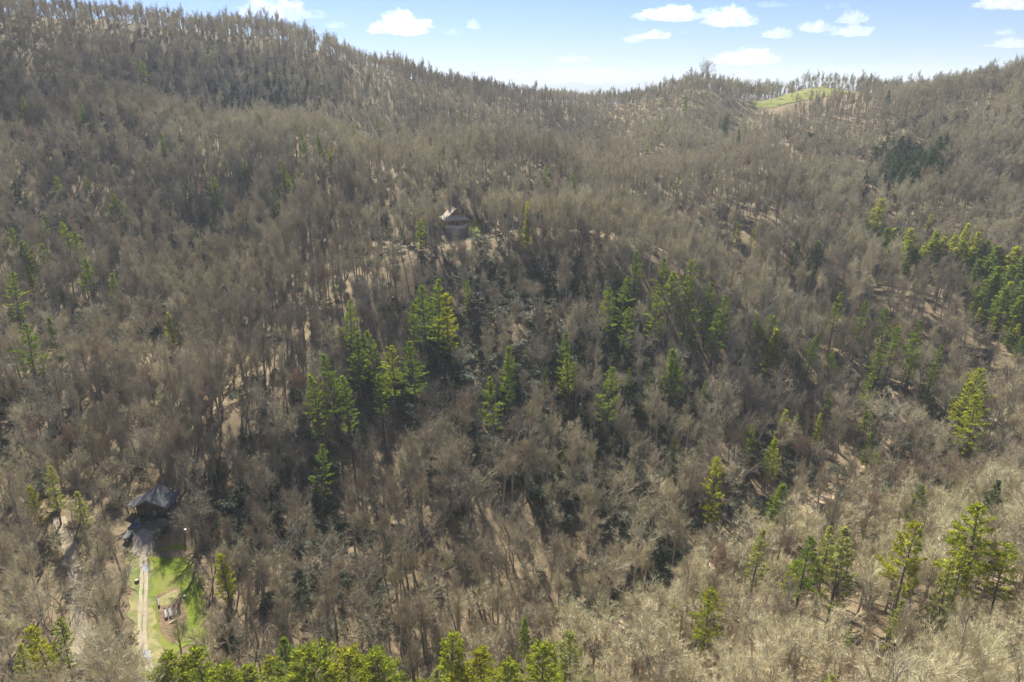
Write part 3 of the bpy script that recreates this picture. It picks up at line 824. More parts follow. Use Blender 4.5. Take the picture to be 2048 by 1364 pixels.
hmul = np.where((X < -95) & (FD < 220), hmul * .9, hmul)
HT = np.array([{"spreading": 19, "pale": 18, "slender": 22, "reddish": 17}[q] for q in kindname]) * hmul
print("leafless trees", NT, {q: int((kindname == q).sum()) for q in set(kindname)})
# ------------------------------------------------------------------ build the woods
build_ground()
ORDER = {}
def reg_col(key, names):
    i = 0
    for nm in names:
        ORDER[(key, nm)] = (i, len(KINDS[nm])); i += len(KINDS[nm])
    stuff_collection(key, names)
reg_col("wood", ["spreading", "pale", "slender", "reddish"])
reg_col("under", ["sapling", "laurel", "brush", "pale_sapling"])

# the 300 that show largest are trees of their own
u2, v2, f2 = proj(X, Y, Z + HT * .6)
infr = (u2 > -15) & (u2 < 2063) & (v2 > 0) & (v2 < 1350)
size = np.where(infr, HT / FD, 0)
order = np.argsort(-size)
own = np.zeros(NT, bool); own[order[:300]] = True
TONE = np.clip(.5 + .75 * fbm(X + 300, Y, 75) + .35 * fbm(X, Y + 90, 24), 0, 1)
_face_shade = np.exp(-((U - 930) / 330) ** 4 - ((V - 930) / 330) ** 4)      # shade of the hill face painted into the tree tone
TONE = np.clip(TONE * (1 - .65 * _face_shade) + .22 * ((V > 300) & (V < 640)) + .30 * (FD > 430), 0, 1)  # far slopes' sunlight painted in as lighter tone; middle band raised too
def scatter_trees(sel, name, label):
    ids = np.where(sel)[0]
    idx, rot, scl = [], [], []
    for i in ids:
        a, n = ORDER[("wood", kindname[i])]
        idx.append(a + R.randrange(n))
        rot.append((R.gauss(0, .03), R.gauss(0, .03), R.uniform(0, 6.28)))
        s = HT[i] / KINDS[kindname[i]][0][2]; w = s * R.uniform(.82, 1.12)
        scl.append((w, w, s))
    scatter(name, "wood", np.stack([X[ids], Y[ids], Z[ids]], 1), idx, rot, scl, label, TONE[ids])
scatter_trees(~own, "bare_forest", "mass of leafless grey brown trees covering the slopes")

def plant(name, tm, cm, x, y, z, s, w, rz, tilt=(0, 0), tone=.5):
    r = empty(name, (x, y, z), rz)
    r.rotation_euler = (tilt[0], tilt[1], rz)
    r.scale = (w, w, s)
    for nm, me in (("trunk", tm), ("crown", cm)):
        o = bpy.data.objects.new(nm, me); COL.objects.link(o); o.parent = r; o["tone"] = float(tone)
    return r
TREE_OBJ = []
for i in order[:300]:
    tm, cm, h = R.choice(KINDS[kindname[i]])
    s = HT[i] / h
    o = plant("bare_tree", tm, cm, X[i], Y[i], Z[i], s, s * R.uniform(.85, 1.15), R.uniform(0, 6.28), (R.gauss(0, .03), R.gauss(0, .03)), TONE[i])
    TREE_OBJ.append((o, i))
EVER_OBJ = []
for x, y, z, H, kd, w, where in EVER:
    tm, cm, h = R.choice(KINDS[kd])
    s = H / h
    o = plant("hemlock_tree" if kd == "hemlock" else "pine_tree", tm, cm, x, y, z, s, s * w, R.uniform(0, 6.28), (R.gauss(0, .03), R.gauss(0, .03)), R.random())
    EVER_OBJ.append((o, where, kd, x, y, z, H))

# undergrowth
def undergrowth():
    x, y = candidates(3.3, 31, 60, 700)
    k = clear_of_open(x, y, -.6) & ~inside(PASTURE, x, y); x, y = x[k], y[k]
    z = ground_z(x, y)
    k = in_view(x, y, z, 4, 60, 60); x, y, z = x[k], y[k], z[k]
    u, v, f = proj(x, y, z)
    g = np.random.default_rng(9)
    def blob(cu, cv, su, sv): return np.exp(-((u - cu) / su) ** 2 - ((v - cv) / sv) ** 2)
    lm = 1.5 * blob(380, 560, 70, 110) + 1.2 * blob(290, 640, 110, 100) + 1.5 * blob(1000, 600, 120, 75) + 1.5 * blob(980, 780, 200, 150) + .8 * blob(60, 850, 130, 90) \
        + 1.2 * blob(1230, 900, 280, 140) + 1.2 * blob(540, 1130, 110, 100) + 1.1 * blob(860, 1020, 320, 160) + .7 * blob(1700, 900, 200, 120) + 1.2 * blob(1200, 660, 160, 90) + .8 * blob(100, 420, 140, 90) + .9 * blob(1480, 730, 150, 70) + .8 * blob(760, 760, 130, 90) + .9 * blob(1100, 1150, 300, 80)
    lm = lm + 1.3 * blob(1820, 320, 70, 50) + .8 * blob(1640, 300, 60, 40) + .9 * blob(1950, 250, 90, 60) + .7 * blob(520, 150, 120, 60) + .7 * blob(250, 200, 120, 60)
    lm = lm * np.clip(.6 + 1.2 * fbm(x, y, 22), 0, 1.6)
    sl = on_slope(x, y); nearby = f < 250
    frontz = (np.abs(u - 930) < 200) & (v > 440) & (v < 560)
    rr = g.random(len(x)); r2 = g.random(len(x))
    kindu = np.full(len(x), -1)
    kindu[rr < .24] = 2
    kindu[nearby & (rr < .42)] = 2
    kindu[(rr > .88) & (f < 430)] = 0
    kindu[sl & (rr < .52)] = 3
    kindu[sl & (rr < .14)] = 2
    lowleft = (u < 330) & (v > 850) & ~sl
    kindu[lowleft & (rr > .62)] = 3
    kindu[frontz & (kindu == 0) & (r2 < .8)] = -1
    kindu[frontz & (rr > .3) & (rr < .6)] = 2
    kindu[(r2 < lm * 1.25) & ~sl] = 1
    kindu[sl & (r2 < .03)] = 1
    k = kindu >= 0
    x, y, z, kindu = x[k], y[k], z[k], kindu[k]
    k = unhidden(x, y, z + 5, 1.0); x, y, z, kindu = x[k], y[k], z[k], kindu[k]
    idx, rot, scl = [], [], []
    names = ["sapling", "laurel", "brush", "pale_sapling"]
    for q in kindu:
        a, n = ORDER[("under", names[q])]
        idx.append(a + R.randrange(n)); rot.append((R.gauss(0, .08), R.gauss(0, .08), R.uniform(0, 6.28)))
        s = R.uniform(.6, 1.35) * (1.2 if q == 1 else 1.0); scl.append((s, s, s * R.uniform(.8, 1.3)))
    print("undergrowth", len(x), [(int((kindu == q).sum())) for q in range(4)])
    for q, nm, lb in ((1, "laurel_thicket", "glossy dark green rhododendron and laurel undergrowth"), (0, "sapling_undergrowth", "thin leafless saplings between the trees"), (3, "sapling_growth", "dense thin pale saplings on the sunlit near slope"), (2, "brush", "low brown brush on the forest floor")):
        m = np.where(kindu == q)[0]
        scatter(nm, "under", np.stack([x[m], y[m], z[m]], 1), [idx[j] for j in m], [rot[j] for j in m], [scl[j] for j in m], lb, np.clip(.5 + .7 * fbm(x[m] + 80, y[m], 40), 0, 1))
undergrowth()
# ------------------------------------------------------------------ lawns, drive, roads
def sheet(name, poly, mat, step, off, label, wob=.6, kind_="structure", parent=None):
    xs = [p[0] for p in poly]; ys = [p[1] for p in poly]
    gx = np.arange(min(xs) - 2 * step, max(xs) + 2 * step, step); gy = np.arange(min(ys) - 2 * step, max(ys) + 2 * step, step)
    cx, cy = np.meshgrid(gx[:-1] + step / 2, gy[:-1] + step / 2)
    wx = cx + wob * vnoise(cx / 1.7, cy / 1.7); wy = cy + wob * vnoise(cx / 1.7 + 40, cy / 1.7 + 9)
    keep = inside(poly, wx, wy)
    VX, VY = np.meshgrid(gx, gy); VZ = ground_z(VX, VY) + off
    nc = len(gx)
    jy, jx = np.where(keep)
    used, faces = {}, []
    verts = []
    def vid(j, i):
        q = j * nc + i
        if q not in used:
            used[q] = len(verts); verts.append((VX[j, i], VY[j, i], VZ[j, i]))
        return used[q]
    for j, i in zip(jy, jx):
        faces.append((vid(j, i), vid(j, i + 1), vid(j + 1, i + 1), vid(j + 1, i)))
    cnt = {}
    for f in faces:
        for a, b in zip(f, f[1:] + f[:1]):
            e = (min(a, b), max(a, b)); cnt[e] = cnt.get(e, 0) + 1
    nb = {}
    for (a, b), c in cnt.items():
        if c == 1: nb.setdefault(a, []).append(b); nb.setdefault(b, []).append(a)
    P = np.array(verts)
    for _ in range(4):                              # round off the stair-stepped rim
        Q = P.copy()
        for a, q in nb.items(): Q[a, :2] = .4 * P[a, :2] + .6 * np.mean([P[j, :2] for j in q], axis=0)
        P = Q
    if nb:
        ids = np.array(list(nb)); P[ids, 2] = ground_z(P[ids, 0], P[ids, 1]) + off
    me = bpy.data.meshes.new(name); me.from_pydata(P.tolist(), [], faces); me.materials.append(mat)
    me.polygons.foreach_set("use_smooth", [True] * len(faces)); me.update()
    o = bpy.data.objects.new(name, me); COL.objects.link(o)
    if parent is not None: o.parent = parent
    return tag(o, label, kind=kind_) if parent is None else o

def ribbon(name, line, width, mat, off, label, seed=1, parent=None, edge=.18):
    rr = random.Random(seed)
    P = [Vector((x, y, 0)) for x, y in line]
    pts = []
    for i in range(len(P) - 1):                      # Catmull-Rom through the surveyed points
        p0, p1, p2, p3 = P[max(i - 1, 0)], P[i], P[i + 1], P[min(i + 2, len(P) - 1)]
        n = max(2, int((p2 - p1).length / 1.0))
        for k in range(n):
            t = k / n
            pts.append(.5 * ((2 * p1) + (p2 - p0) * t + (2 * p0 - 5 * p1 + 4 * p2 - p3) * t * t + (3 * p1 - p0 - 3 * p2 + p3) * t ** 3))
    pts.append(P[-1])
    cols = 5
    X = np.zeros((len(pts), cols)); Y = np.zeros((len(pts), cols))
    wl_, wr_ = 0, 0
    for i, p in enumerate(pts):
        d = (pts[min(i + 1, len(pts) - 1)] - pts[max(i - 1, 0)]).normalized()
        nx, ny = -d.y, d.x
        wl_ = wl_ * .6 + rr.uniform(-1, 1) * edge * .6; wr_ = wr_ * .6 + rr.uniform(-1, 1) * edge * .6
        for c in range(cols):
            s = (c / (cols - 1) - .5) * width
            if c == 0: s += wl_
            if c == cols - 1: s += wr_
            X[i, c] = p.x + nx * s; Y[i, c] = p.y + ny * s
    Z = ground_z(X, Y) + off
    v = np.stack([X, Y, Z], -1).reshape(-1, 3).tolist()
    f = [(i * cols + c, (i + 1) * cols + c, (i + 1) * cols + c + 1, i * cols + c + 1) for i in range(len(pts) - 1) for c in range(cols - 1)]
    f = [q[::-1] for q in f]
    me = bpy.data.meshes.new(name); me.from_pydata(v, [], f); me.materials.append(mat)
    me.polygons.foreach_set("use_smooth", [True] * len(f)); me.update()
    o = bpy.data.objects.new(name, me); COL.objects.link(o)
    if parent is not None:
        o.parent = parent; return o
    return tag(o, label, kind="structure")

m_lawn = noisy_mat("lawn_grass", (.10, .15, .012), (.19, .23, .022), .55, .9, 6, .5, .1, (.19, .20, .05), .16)
m_verge = noisy_mat("dry_verge", (.20, .19, .075), (.36, .30, .16), .7, .95, 6, .4, .1, (.13, .17, .045), .22)
m_pasture = noisy_mat("pasture_grass", (.15, .185, .035), (.23, .235, .06), .12, .95, 5, .3, .1, (.25, .22, .11), .035)
m_drive = noisy_mat("pale_gravel", (.30, .25, .185), (.42, .36, .275), 1.2, .95, 6, .5, .1)
m_track = noisy_mat("wheel_track", (.29, .245, .18), (.41, .35, .265), 1.2, .95, 6, .4, .1)
m_grey = noisy_mat("grey_gravel", (.27, .27, .28), (.38, .38, .39), 4, .95, 6, .4, .1)
m_road = noisy_mat("gravel_road", (.23, .195, .145), (.33, .28, .21), 1.4, .95, 6, .5, .1, (.34, .28, .19), .3)
m_dirt = noisy_mat("dirt_road", (.38, .27, .17), (.48, .37, .25), 1.2, .95, 6, .5, .1)
m_soil = noisy_mat("garden_soil", (.15, .10, .06), (.26, .185, .115), 1.1, .95, 6, .6, .1)
m_tan = noisy_mat("straw_grass", (.20, .20, .07), (.33, .29, .15), 1.2, .95, 6, .5, .1)

sheet("verge", VERGE, m_verge, .45, .10, "dry yellow grass verge along the drive", wob=1.2)
sheet("lawn", LAWN, m_lawn, .45, .115, "bright green mown lawn below the dark cabin", wob=1.3)
sheet("driveway", APRON, m_drive, .4, .13, "pale gravel parking apron in front of the dark cabin")
ribbon("driveway_track", TRACK_L, .72, m_track, .15, "left pale wheel track of the driveway", 3, edge=.18)
ribbon("driveway_track", TRACK_R, .72, m_track, .15, "right pale wheel track of the driveway", 4, edge=.18)
for pl in ([(287,1128),(295,1128),(296,1145),(286.5,1146)], [(281,1300),(298,1300),(304,1318),(284,1318)]):
    sheet("gravel_patch", px_poly(pl), m_grey, .3, .17, "patch of fresh grey gravel on the driveway", wob=.25)
ribbon("gravel_road", ROAD_L, 2.6, m_road, .12, "pale gravel road winding up the valley at lower left", 5)
ribbon("dirt_road", ROAD_R, 3.6, m_dirt, .12, "tan dirt road along the valley floor and up the right flank", 6)
ribbon("woods_track", PATH_UP, 3.0, m_dirt, .12, "pale track along the crest right of the log house", 7)
sheet("pasture", PASTURE, m_pasture, 3.0, .5, "yellow green pasture on the far hilltop", wob=2.5)
sheet("pasture", px_poly([(1985,124),(2048,108),(2110,100),(2110,128),(2010,130)]), m_pasture, 3.0, .5, "small yellow green clearing on the skyline at the right edge", wob=2.5)
sheet("house_lawn", px_poly([(930,454),(950,440),(968,440),(970,462),(952,480),(944,470)]), m_pasture, .8, .14, "small bright grass patch right of the log house", wob=.8)
sheet("house_lawn", px_poly([(866,437),(884,432),(888,450),(878,462),(868,452)]), m_pasture, .8, .14, "small yellow grass patch left of the log house", wob=.8)
ribbon("grass_track", px_poly([(1890,287),(1930,295),(1985,301),(2048,303),(2120,303)]), 5.0, m_pasture, .4, "thin pale grass track across the far right slope", 8)

# ------------------------------------------------------------------ garden beside the drive
sheet("garden_soil", GARDEN, m_soil, .35, .15, "bare brown garden plot cut into the lawn", wob=.2)
sheet("garden_grass", px_poly([(317,1197),(355,1181),(361,1200),(320,1216)]), m_tan, .35, .18, "square of straw coloured grass at the top of the garden", wob=.2)
m_board = noisy_mat("weathered_board", (.16, .13, .10), (.25, .21, .165), 6, .9)
m_fabric = noisy_mat("grey_cover", (.24, .245, .26), (.35, .36, .375), 5, .8)
m_dark_soil = noisy_mat("dark_soil", (.045, .035, .028), (.085, .065, .05), 4, .95, 5, .6)
m_straw = noisy_mat("straw_mulch", (.36, .27, .17), (.50, .40, .27), 6, .95, 6, .5)
def bed(quad, mat, label, hh, fill_name):
    c = px_poly(quad)
    zz = float(np.mean(ground_z([p[0] for p in c], [p[1] for p in c])))
    cx = sum(p[0] for p in c) / 4; cy = sum(p[1] for p in c) / 4
    r = empty("raised_bed", (cx, cy, zz)); tag(r, label, "garden bed", "garden beds in the brown plot")
    L = [(p[0] - cx, p[1] - cy) for p in c]
    area = sum(L[i][0] * L[(i + 1) % 4][1] - L[(i + 1) % 4][0] * L[i][1] for i in range(4))
    if area < 0: L = L[::-1]
    for i in range(4):
        a, b_ = L[i], L[(i + 1) % 4]
        m = MB(); m.bar((a[0], a[1], hh / 2), (b_[0], b_[1], hh / 2), .06, hh + .3); m.build("board", m_board, r)
    m = MB(); n = 5                                     # heaped filling
    for i in range(n):
        for j in range(n):
            def P(u, v):
                x = (L[0][0] * (1 - u) + L[1][0] * u) * (1 - v) + (L[3][0] * (1 - u) + L[2][0] * u) * v
                y = (L[0][1] * (1 - u) + L[1][1] * u) * (1 - v) + (L[3][1] * (1 - u) + L[2][1] * u) * v
                e = min(u, 1 - u, v, 1 - v)
                return (x * .97, y * .97, hh - .06 + .16 * min(e * 4, 1) + .05 * float(vnoise(np.array([x * 3]), np.array([y * 3]))[0]))
            m.poly([P(i / n, j / n), P((i + 1) / n, j / n), P((i + 1) / n, (j + 1) / n), P(i / n, (j + 1) / n)])
    m.build(fill_name, mat, r)
bed([(326,1219),(332.5,1217),(336.5,1238),(331,1240)], m_fabric, "garden bed under pale grey cover, nearest the driveway", .34, "cover")
bed([(335,1216),(342.5,1214),(346,1235),(340,1237)], m_fabric, "garden bed under pale grey cover, second from the driveway", .34, "cover")
bed([(344,1213),(350,1211),(354,1231),(348,1233)], m_dark_soil, "dark soil bed between the grey covered beds and the blackest bed", .28, "soil")
bed([(351.5,1210),(358,1207),(362,1226),(356,1229)], m_dark_soil, "dark soil bed farthest from the driveway", .28, "soil")
bed([(333,1246),(352,1238),(354,1243),(335,1251)], m_straw, "straw covered bed across the lower end of the garden", .2, "mulch")
bed([(355,1236),(371,1229),(373,1235),(357,1242)], m_straw, "straw covered bed in the lower right corner of the garden", .2, "mulch")
bed([(314.5,1196.5),(317.5,1195.5),(320.5,1215),(317.5,1216)], m_fabric, "long narrow grey trough along the left edge of the garden", .4, "cover")

m_white = noisy_mat("white_plastic", (.72, .72, .70), (.80, .80, .78), 3, .5)
m_pale_wood = noisy_mat("cut_wood", (.45, .36, .25), (.58, .48, .35), 8, .9)
def bucket(u, v, label, s=1.0):
    x, y, z = hit(u, v); r = empty("bucket", (x, y, z + .1)); tag(r, label, "bucket", "white buckets around the garden")
    m = MB(); n = 10
    m.tube([(0, 0, 0), (0, 0, .25 * s), (0, 0, .5 * s)], [.19 * s, .22 * s, .25 * s], n); m.build("pail", m_white, r)
    m = MB(); m.tube([(0, 0, .47 * s), (0, 0, .53 * s)], [.275 * s, .275 * s], n); m.build("rim", m_white, r)
bucket(369.5, 1195, "white bucket standing on the grass right of the garden", .9)
bucket(352, 1227, "white bucket standing among the dark garden beds", .8)
bucket(392.5, 1154, "white bucket at the wooded right edge of the lawn", .8)
bucket(371, 1063, "white bucket in the scrub right of the dark cabin", 1.1)

def stump(u, v):
    x, y, z = hit(u, v); r = empty("tree_stump", (x, y, z)); tag(r, "pale sawn tree stump on the dry verge left of the drive", "tree stump")
    m = MB(); m.tube([(0, 0, -.2), (0, 0, .1), (0, 0, .62)], [.62, .48, .42], 9, cap=False); m.build("bark", m_board, r)
    m = MB(); m.tube([(0, 0, .60), (0, 0, .66)], [.40, .40], 9); m.build("cut_face", m_pale_wood, r)
stump(274, 1164)
# ------------------------------------------------------------------ the dark cabin at lower left
m_shingle = noisy_mat("grey_shingles", (.085, .088, .097), (.135, .138, .148), 3.0, .85, 6, .4, .2)
m_darkwood = noisy_mat("dark_stained_wood", (.045, .036, .03), (.075, .06, .048), 3, .85)
m_trim = noisy_mat("grey_trim", (.22, .20, .18), (.28, .26, .235), 3, .8)
m_stone = noisy_mat("field_stone", (.24, .22, .19), (.40, .37, .325), 2.2, .95, 4, .7)
m_logs = noisy_mat("brown_logs", (.36, .225, .125), (.48, .32, .185), 2.5, .85, 4, .3)
m_pale_roof = noisy_mat("weathered_roof", (.42, .36, .28), (.54, .475, .38), 2.6, .85, 6, .4)
m_deck = noisy_mat("pale_deck_boards", (.66, .62, .55), (.76, .72, .66), 3, .85)
m_glass, _n, _l, _b = new_mat("window_glass", .08, .6); _b.inputs["Base Color"].default_value = (.03, .035, .04, 1)

def slab(mb, quad, th, mi=0):
    """a roof plane with thickness: quad given ccw from above"""
    q = [Vector(p) for p in quad]
    nrm = (q[1] - q[0]).cross(q[3] - q[0]).normalized()
    if nrm.z < 0: q = q[::-1]; nrm = -nrm
    lo = [p - nrm * th for p in q]
    mb.hexa(lo + q, mi)

def shingle_rows(plane, n, name, mat, parent, th=.05, lap=1.12):
    """courses laid up the slope; plane = eave a, eave b, ridge b, ridge a"""
    a, b, c, d = [Vector(p) for p in plane]
    nrm = (b - a).cross(d - a).normalized()
    if nrm.z < 0: nrm = -nrm
    for i in range(n):
        t0, t1 = i / n, min(1.0, (i + lap) / n)
        p = [a.lerp(d, t0) + nrm * (th * .55), b.lerp(c, t0) + nrm * (th * .55), b.lerp(c, t1), a.lerp(d, t1)]
        m = MB(); m.hexa([q + nrm * .004 for q in p] + [p[0] + nrm * th, p[1] + nrm * th, p[2] + nrm * th * .6, p[3] + nrm * th * .6])
        m.build(name, mat, parent)

def window(parent, c, w, h, axis, mat_frame, outward):
    """frame with a pane set into it; axis 'x': the wall runs along x"""
    m = MB(); t = .1
    def bx(dx, dz, sx, sz):
        if axis == 'x': m.box((c[0] + dx, c[1] + outward * .03, c[2] + dz), (sx, .1, sz))
        else: m.box((c[0] + outward * .03, c[1] + dx, c[2] + dz), (.1, sx, sz))
    bx(0, h / 2, w + 2 * t, t); bx(0, -h / 2, w + 2 * t, t); bx(-w / 2 - t / 2, 0, t, h - t); bx(w / 2 + t / 2, 0, t, h - t); bx(0, 0, .05, h - t)
    o = m.build("window", mat_frame, parent)
    p = MB()
    if axis == 'x': p.box((c[0], c[1] + outward * .012, c[2]), (w, .03, h))
    else: p.box((c[0] + outward * .012, c[1], c[2]), (.03, w, h))
    p.build("pane", m_glass, o)

def cabin():
    bx, by, bz = -90.2, 147.4, 18.0
    r = empty("cabin", (bx, by, bz)); tag(r, "dark low cabin with grey gabled roof at the end of the drive", "cabin")
    # walls: vertical boards on four sides
    w = MB()
    X0, X1, Y0, Y1, Hh = -4.0, 3.7, -2.0, 2.9, 3.3
    w.box(((X0 + X1) / 2, Y0 + .1, Hh / 2), (X1 - X0, .2, Hh)); w.box(((X0 + X1) / 2, Y1 - .1, Hh / 2), (X1 - X0, .2, Hh))
    w.box((X0 + .1, (Y0 + Y1) / 2, Hh / 2), (.2, Y1 - Y0 - .4, Hh)); w.box((X1 - .1, (Y0 + Y1) / 2, Hh / 2), (.2, Y1 - Y0 - .4, Hh))
    rx, rz = -.1, 6.2
    for yy in (Y0, Y1 - .2):
        for q in (yy, yy + .2): w.poly([(X0, q, Hh + .002), (X1, q, Hh + .002), (rx, q, rz - .35)])
    w.build("wall", m_darkwood, r)
    eL, eR = -4.75, 4.55
    yf, yfp, yb = -2.9, -3.7, 3.5
    rf = MB()
    L = [(eL, yf, 3.25), (rx, yfp, rz), (rx, yb, rz), (eL, yb, 3.25)]
    Rr = [(rx, yfp, rz), (eR, yf, 3.25), (eR, yb, 3.25), (rx, yb, rz)]
    slab(rf, L, .16); slab(rf, Rr, .16)
    roof = rf.build("roof", m_shingle, r)
    shingle_rows([L[0], L[3], L[2], L[1]], 11, "shingle_course", m_shingle, roof)
    shingle_rows([Rr[1], Rr[2], Rr[3], Rr[0]], 11, "shingle_course", m_shingle, roof)
    rc = MB(); rc.bar((rx, yfp, rz + .06), (rx, yb, rz + .06), .34, .08); rc.build("ridge_cap", m_shingle, roof)
    fb = MB(); fb.bar((eL, yf - .03, 3.12), (rx, yfp - .03, rz - .12), .05, .26); fb.bar((rx, yfp - .03, rz - .12), (eR, yf - .03, 3.12), .05, .26); fb.build("barge_board", m_trim, roof)
    # lean-to on the left
    lt = MB(); slab(lt, [(-7.4, -.6, 2.35), (-4.6, -1.2, 3.18), (-4.6, 3.3, 3.18), (-7.4, 2.6, 2.35)], .12); lt.build("side_roof", m_shingle, r)
    for yy in (-.4, 2.3):
        p = MB(); p.box((-7.2, yy, 1.15), (.16, .16, 2.3)); p.build("post", m_darkwood, r)
    for xx in (-3.9, -1.3, 1.3, 3.8):
        p = MB(); p.box((xx, -2.75, 1.58), (.18, .18, 3.16)); p.build("post", m_darkwood, r)
    d = MB(); d.box((-2.3, Y0 - .03, 1.15), (2.4, .06, 2.3)); dd = d.build("garage_door", m_trim, r)
    for k in range(4):
        q = MB(); q.box((-2.3, Y0 - .075, .3 + .57 * k), (2.3, .03, .5)); q.build("panel", m_darkwood, dd)
    d = MB(); d.box((.6, Y0 - .03, 1.03), (.95, .06, 2.06)); dd = d.build("door", m_trim, r)
    q = MB(); q.box((.95, Y0 - .09, 1.0), (.06, .06, .14)); q.build("handle", m_white, dd)
    window(r, (2.3, Y0, 1.6), 1.2, 1.1, 'x', m_trim, -1)
    window(r, (X1, 0.3, 1.6), 1.2, 1.1, 'y', m_trim, 1)
    window(r, (-.1, Y0, 4.3), .9, .8, 'x', m_trim, -1)
    f = MB(); f.box(((X0 + X1) / 2, -1.0 + .45, -.35), (X1 - X0 + .3, 7.2, .78)); f.build("foundation", m_stone, r)
cabin()

m_shed_roof = noisy_mat("dull_metal", (.13, .135, .145), (.19, .195, .205), 2, .6)
def shed():
    x, y, z = hit(258, 1078)
    r = empty("storage_shed", (x, y, z), math.radians(6)); tag(r, "small low shed with flat grey metal roof left of the gravel apron", "shed")
    m = MB(); m.box((0, 0, .55), (1.15, 2.3, 1.3)); m.build("wall", m_darkwood, r)
    m = MB(); slab(m, [(-.75, -1.4, 1.25), (.75, -1.4, 1.33), (.75, 1.4, 1.38), (-.75, 1.4, 1.3)], .06); rf = m.build("roof", m_shed_roof, r)
    for k in range(5):
        q = MB(); q.bar((-.6 + .3 * k, -1.38, 1.31 + .016 * k), (-.6 + .3 * k, 1.38, 1.36 + .016 * k), .04, .05); q.build("rib", m_shed_roof, rf)
    m = MB(); m.box((0, -1.17, .55), (.8, .05, 1.05)); m.build("door", m_trim, r)
shed()

def wood_pile():
    x, y, z = hit(268, 1054)
    r = empty("covered_wood_pile", (x, y, z)); tag(r, "wood pile under a dark blue tarp in the shade left of the cabin", "wood pile")
    mt = noisy_mat("blue_tarp", (.02, .05, .16), (.035, .08, .24), 2, .5)
    m = MB()
    n = 8
    def P(i, j):
        u, v = i / n, j / n
        e = min(u, 1 - u, v, 1 - v)
        return (-1.3 + 2.6 * u, -.7 + 1.4 * v, .75 * min(1, e * 5) + .12 * float(vnoise(np.array([u * 5.0]), np.array([v * 5.0 + 3]))[0]) + .02)
    for i in range(n):
        for j in range(n): m.poly([P(i, j), P(i + 1, j), P(i + 1, j + 1), P(i, j + 1)])
    m.build("tarp", mt, r)
    for i in range(7):
        for j in range(2):
            q = MB(); q.tube([(-1.15 + .38 * i, -.62, .12 + .2 * j), (-1.15 + .38 * i, .62, .12 + .2 * j)], [.1, .1], 6); q.build("log", m_pale_wood, r)
wood_pile()

# rounded evergreen shrubs against the cabin
for (u, v, s), lb in zip([(290,1039,.55), (294,1044,.45), (311,1043,.5), (319,1037,.6), (332,1038,.5), (316,1068,.55), (332,1063,.7), (315,1080,.5), (325,1073,.6)],
    ["leftmost glossy shrub in the shade of the cabin front", "low glossy shrub just right of the leftmost cabin shrub", "glossy shrub at the middle of the cabin front", "tall glossy shrub right of the middle of the cabin front",
     "glossy shrub at the right corner of the cabin", "glossy shrub on the right rim of the gravel apron, farther from the lawn", "largest glossy shrub between the cabin and the lawn", "glossy shrub nearest the top corner of the lawn", "glossy shrub between the gravel apron and the lawn"]):
    x, y, z = hit(u, v); tm, cm, h = R.choice(KINDS["laurel"])
    r = empty("garden_shrub", (x, y, z), R.uniform(0, 6.28)); r.scale = (s, s, s); tag(r, lb, "shrub", "shrubs around the dark cabin")
    for nm, me in (("stem", tm), ("foliage", cm)):
        o = bpy.data.objects.new(nm, me); COL.objects.link(o); o.parent = r

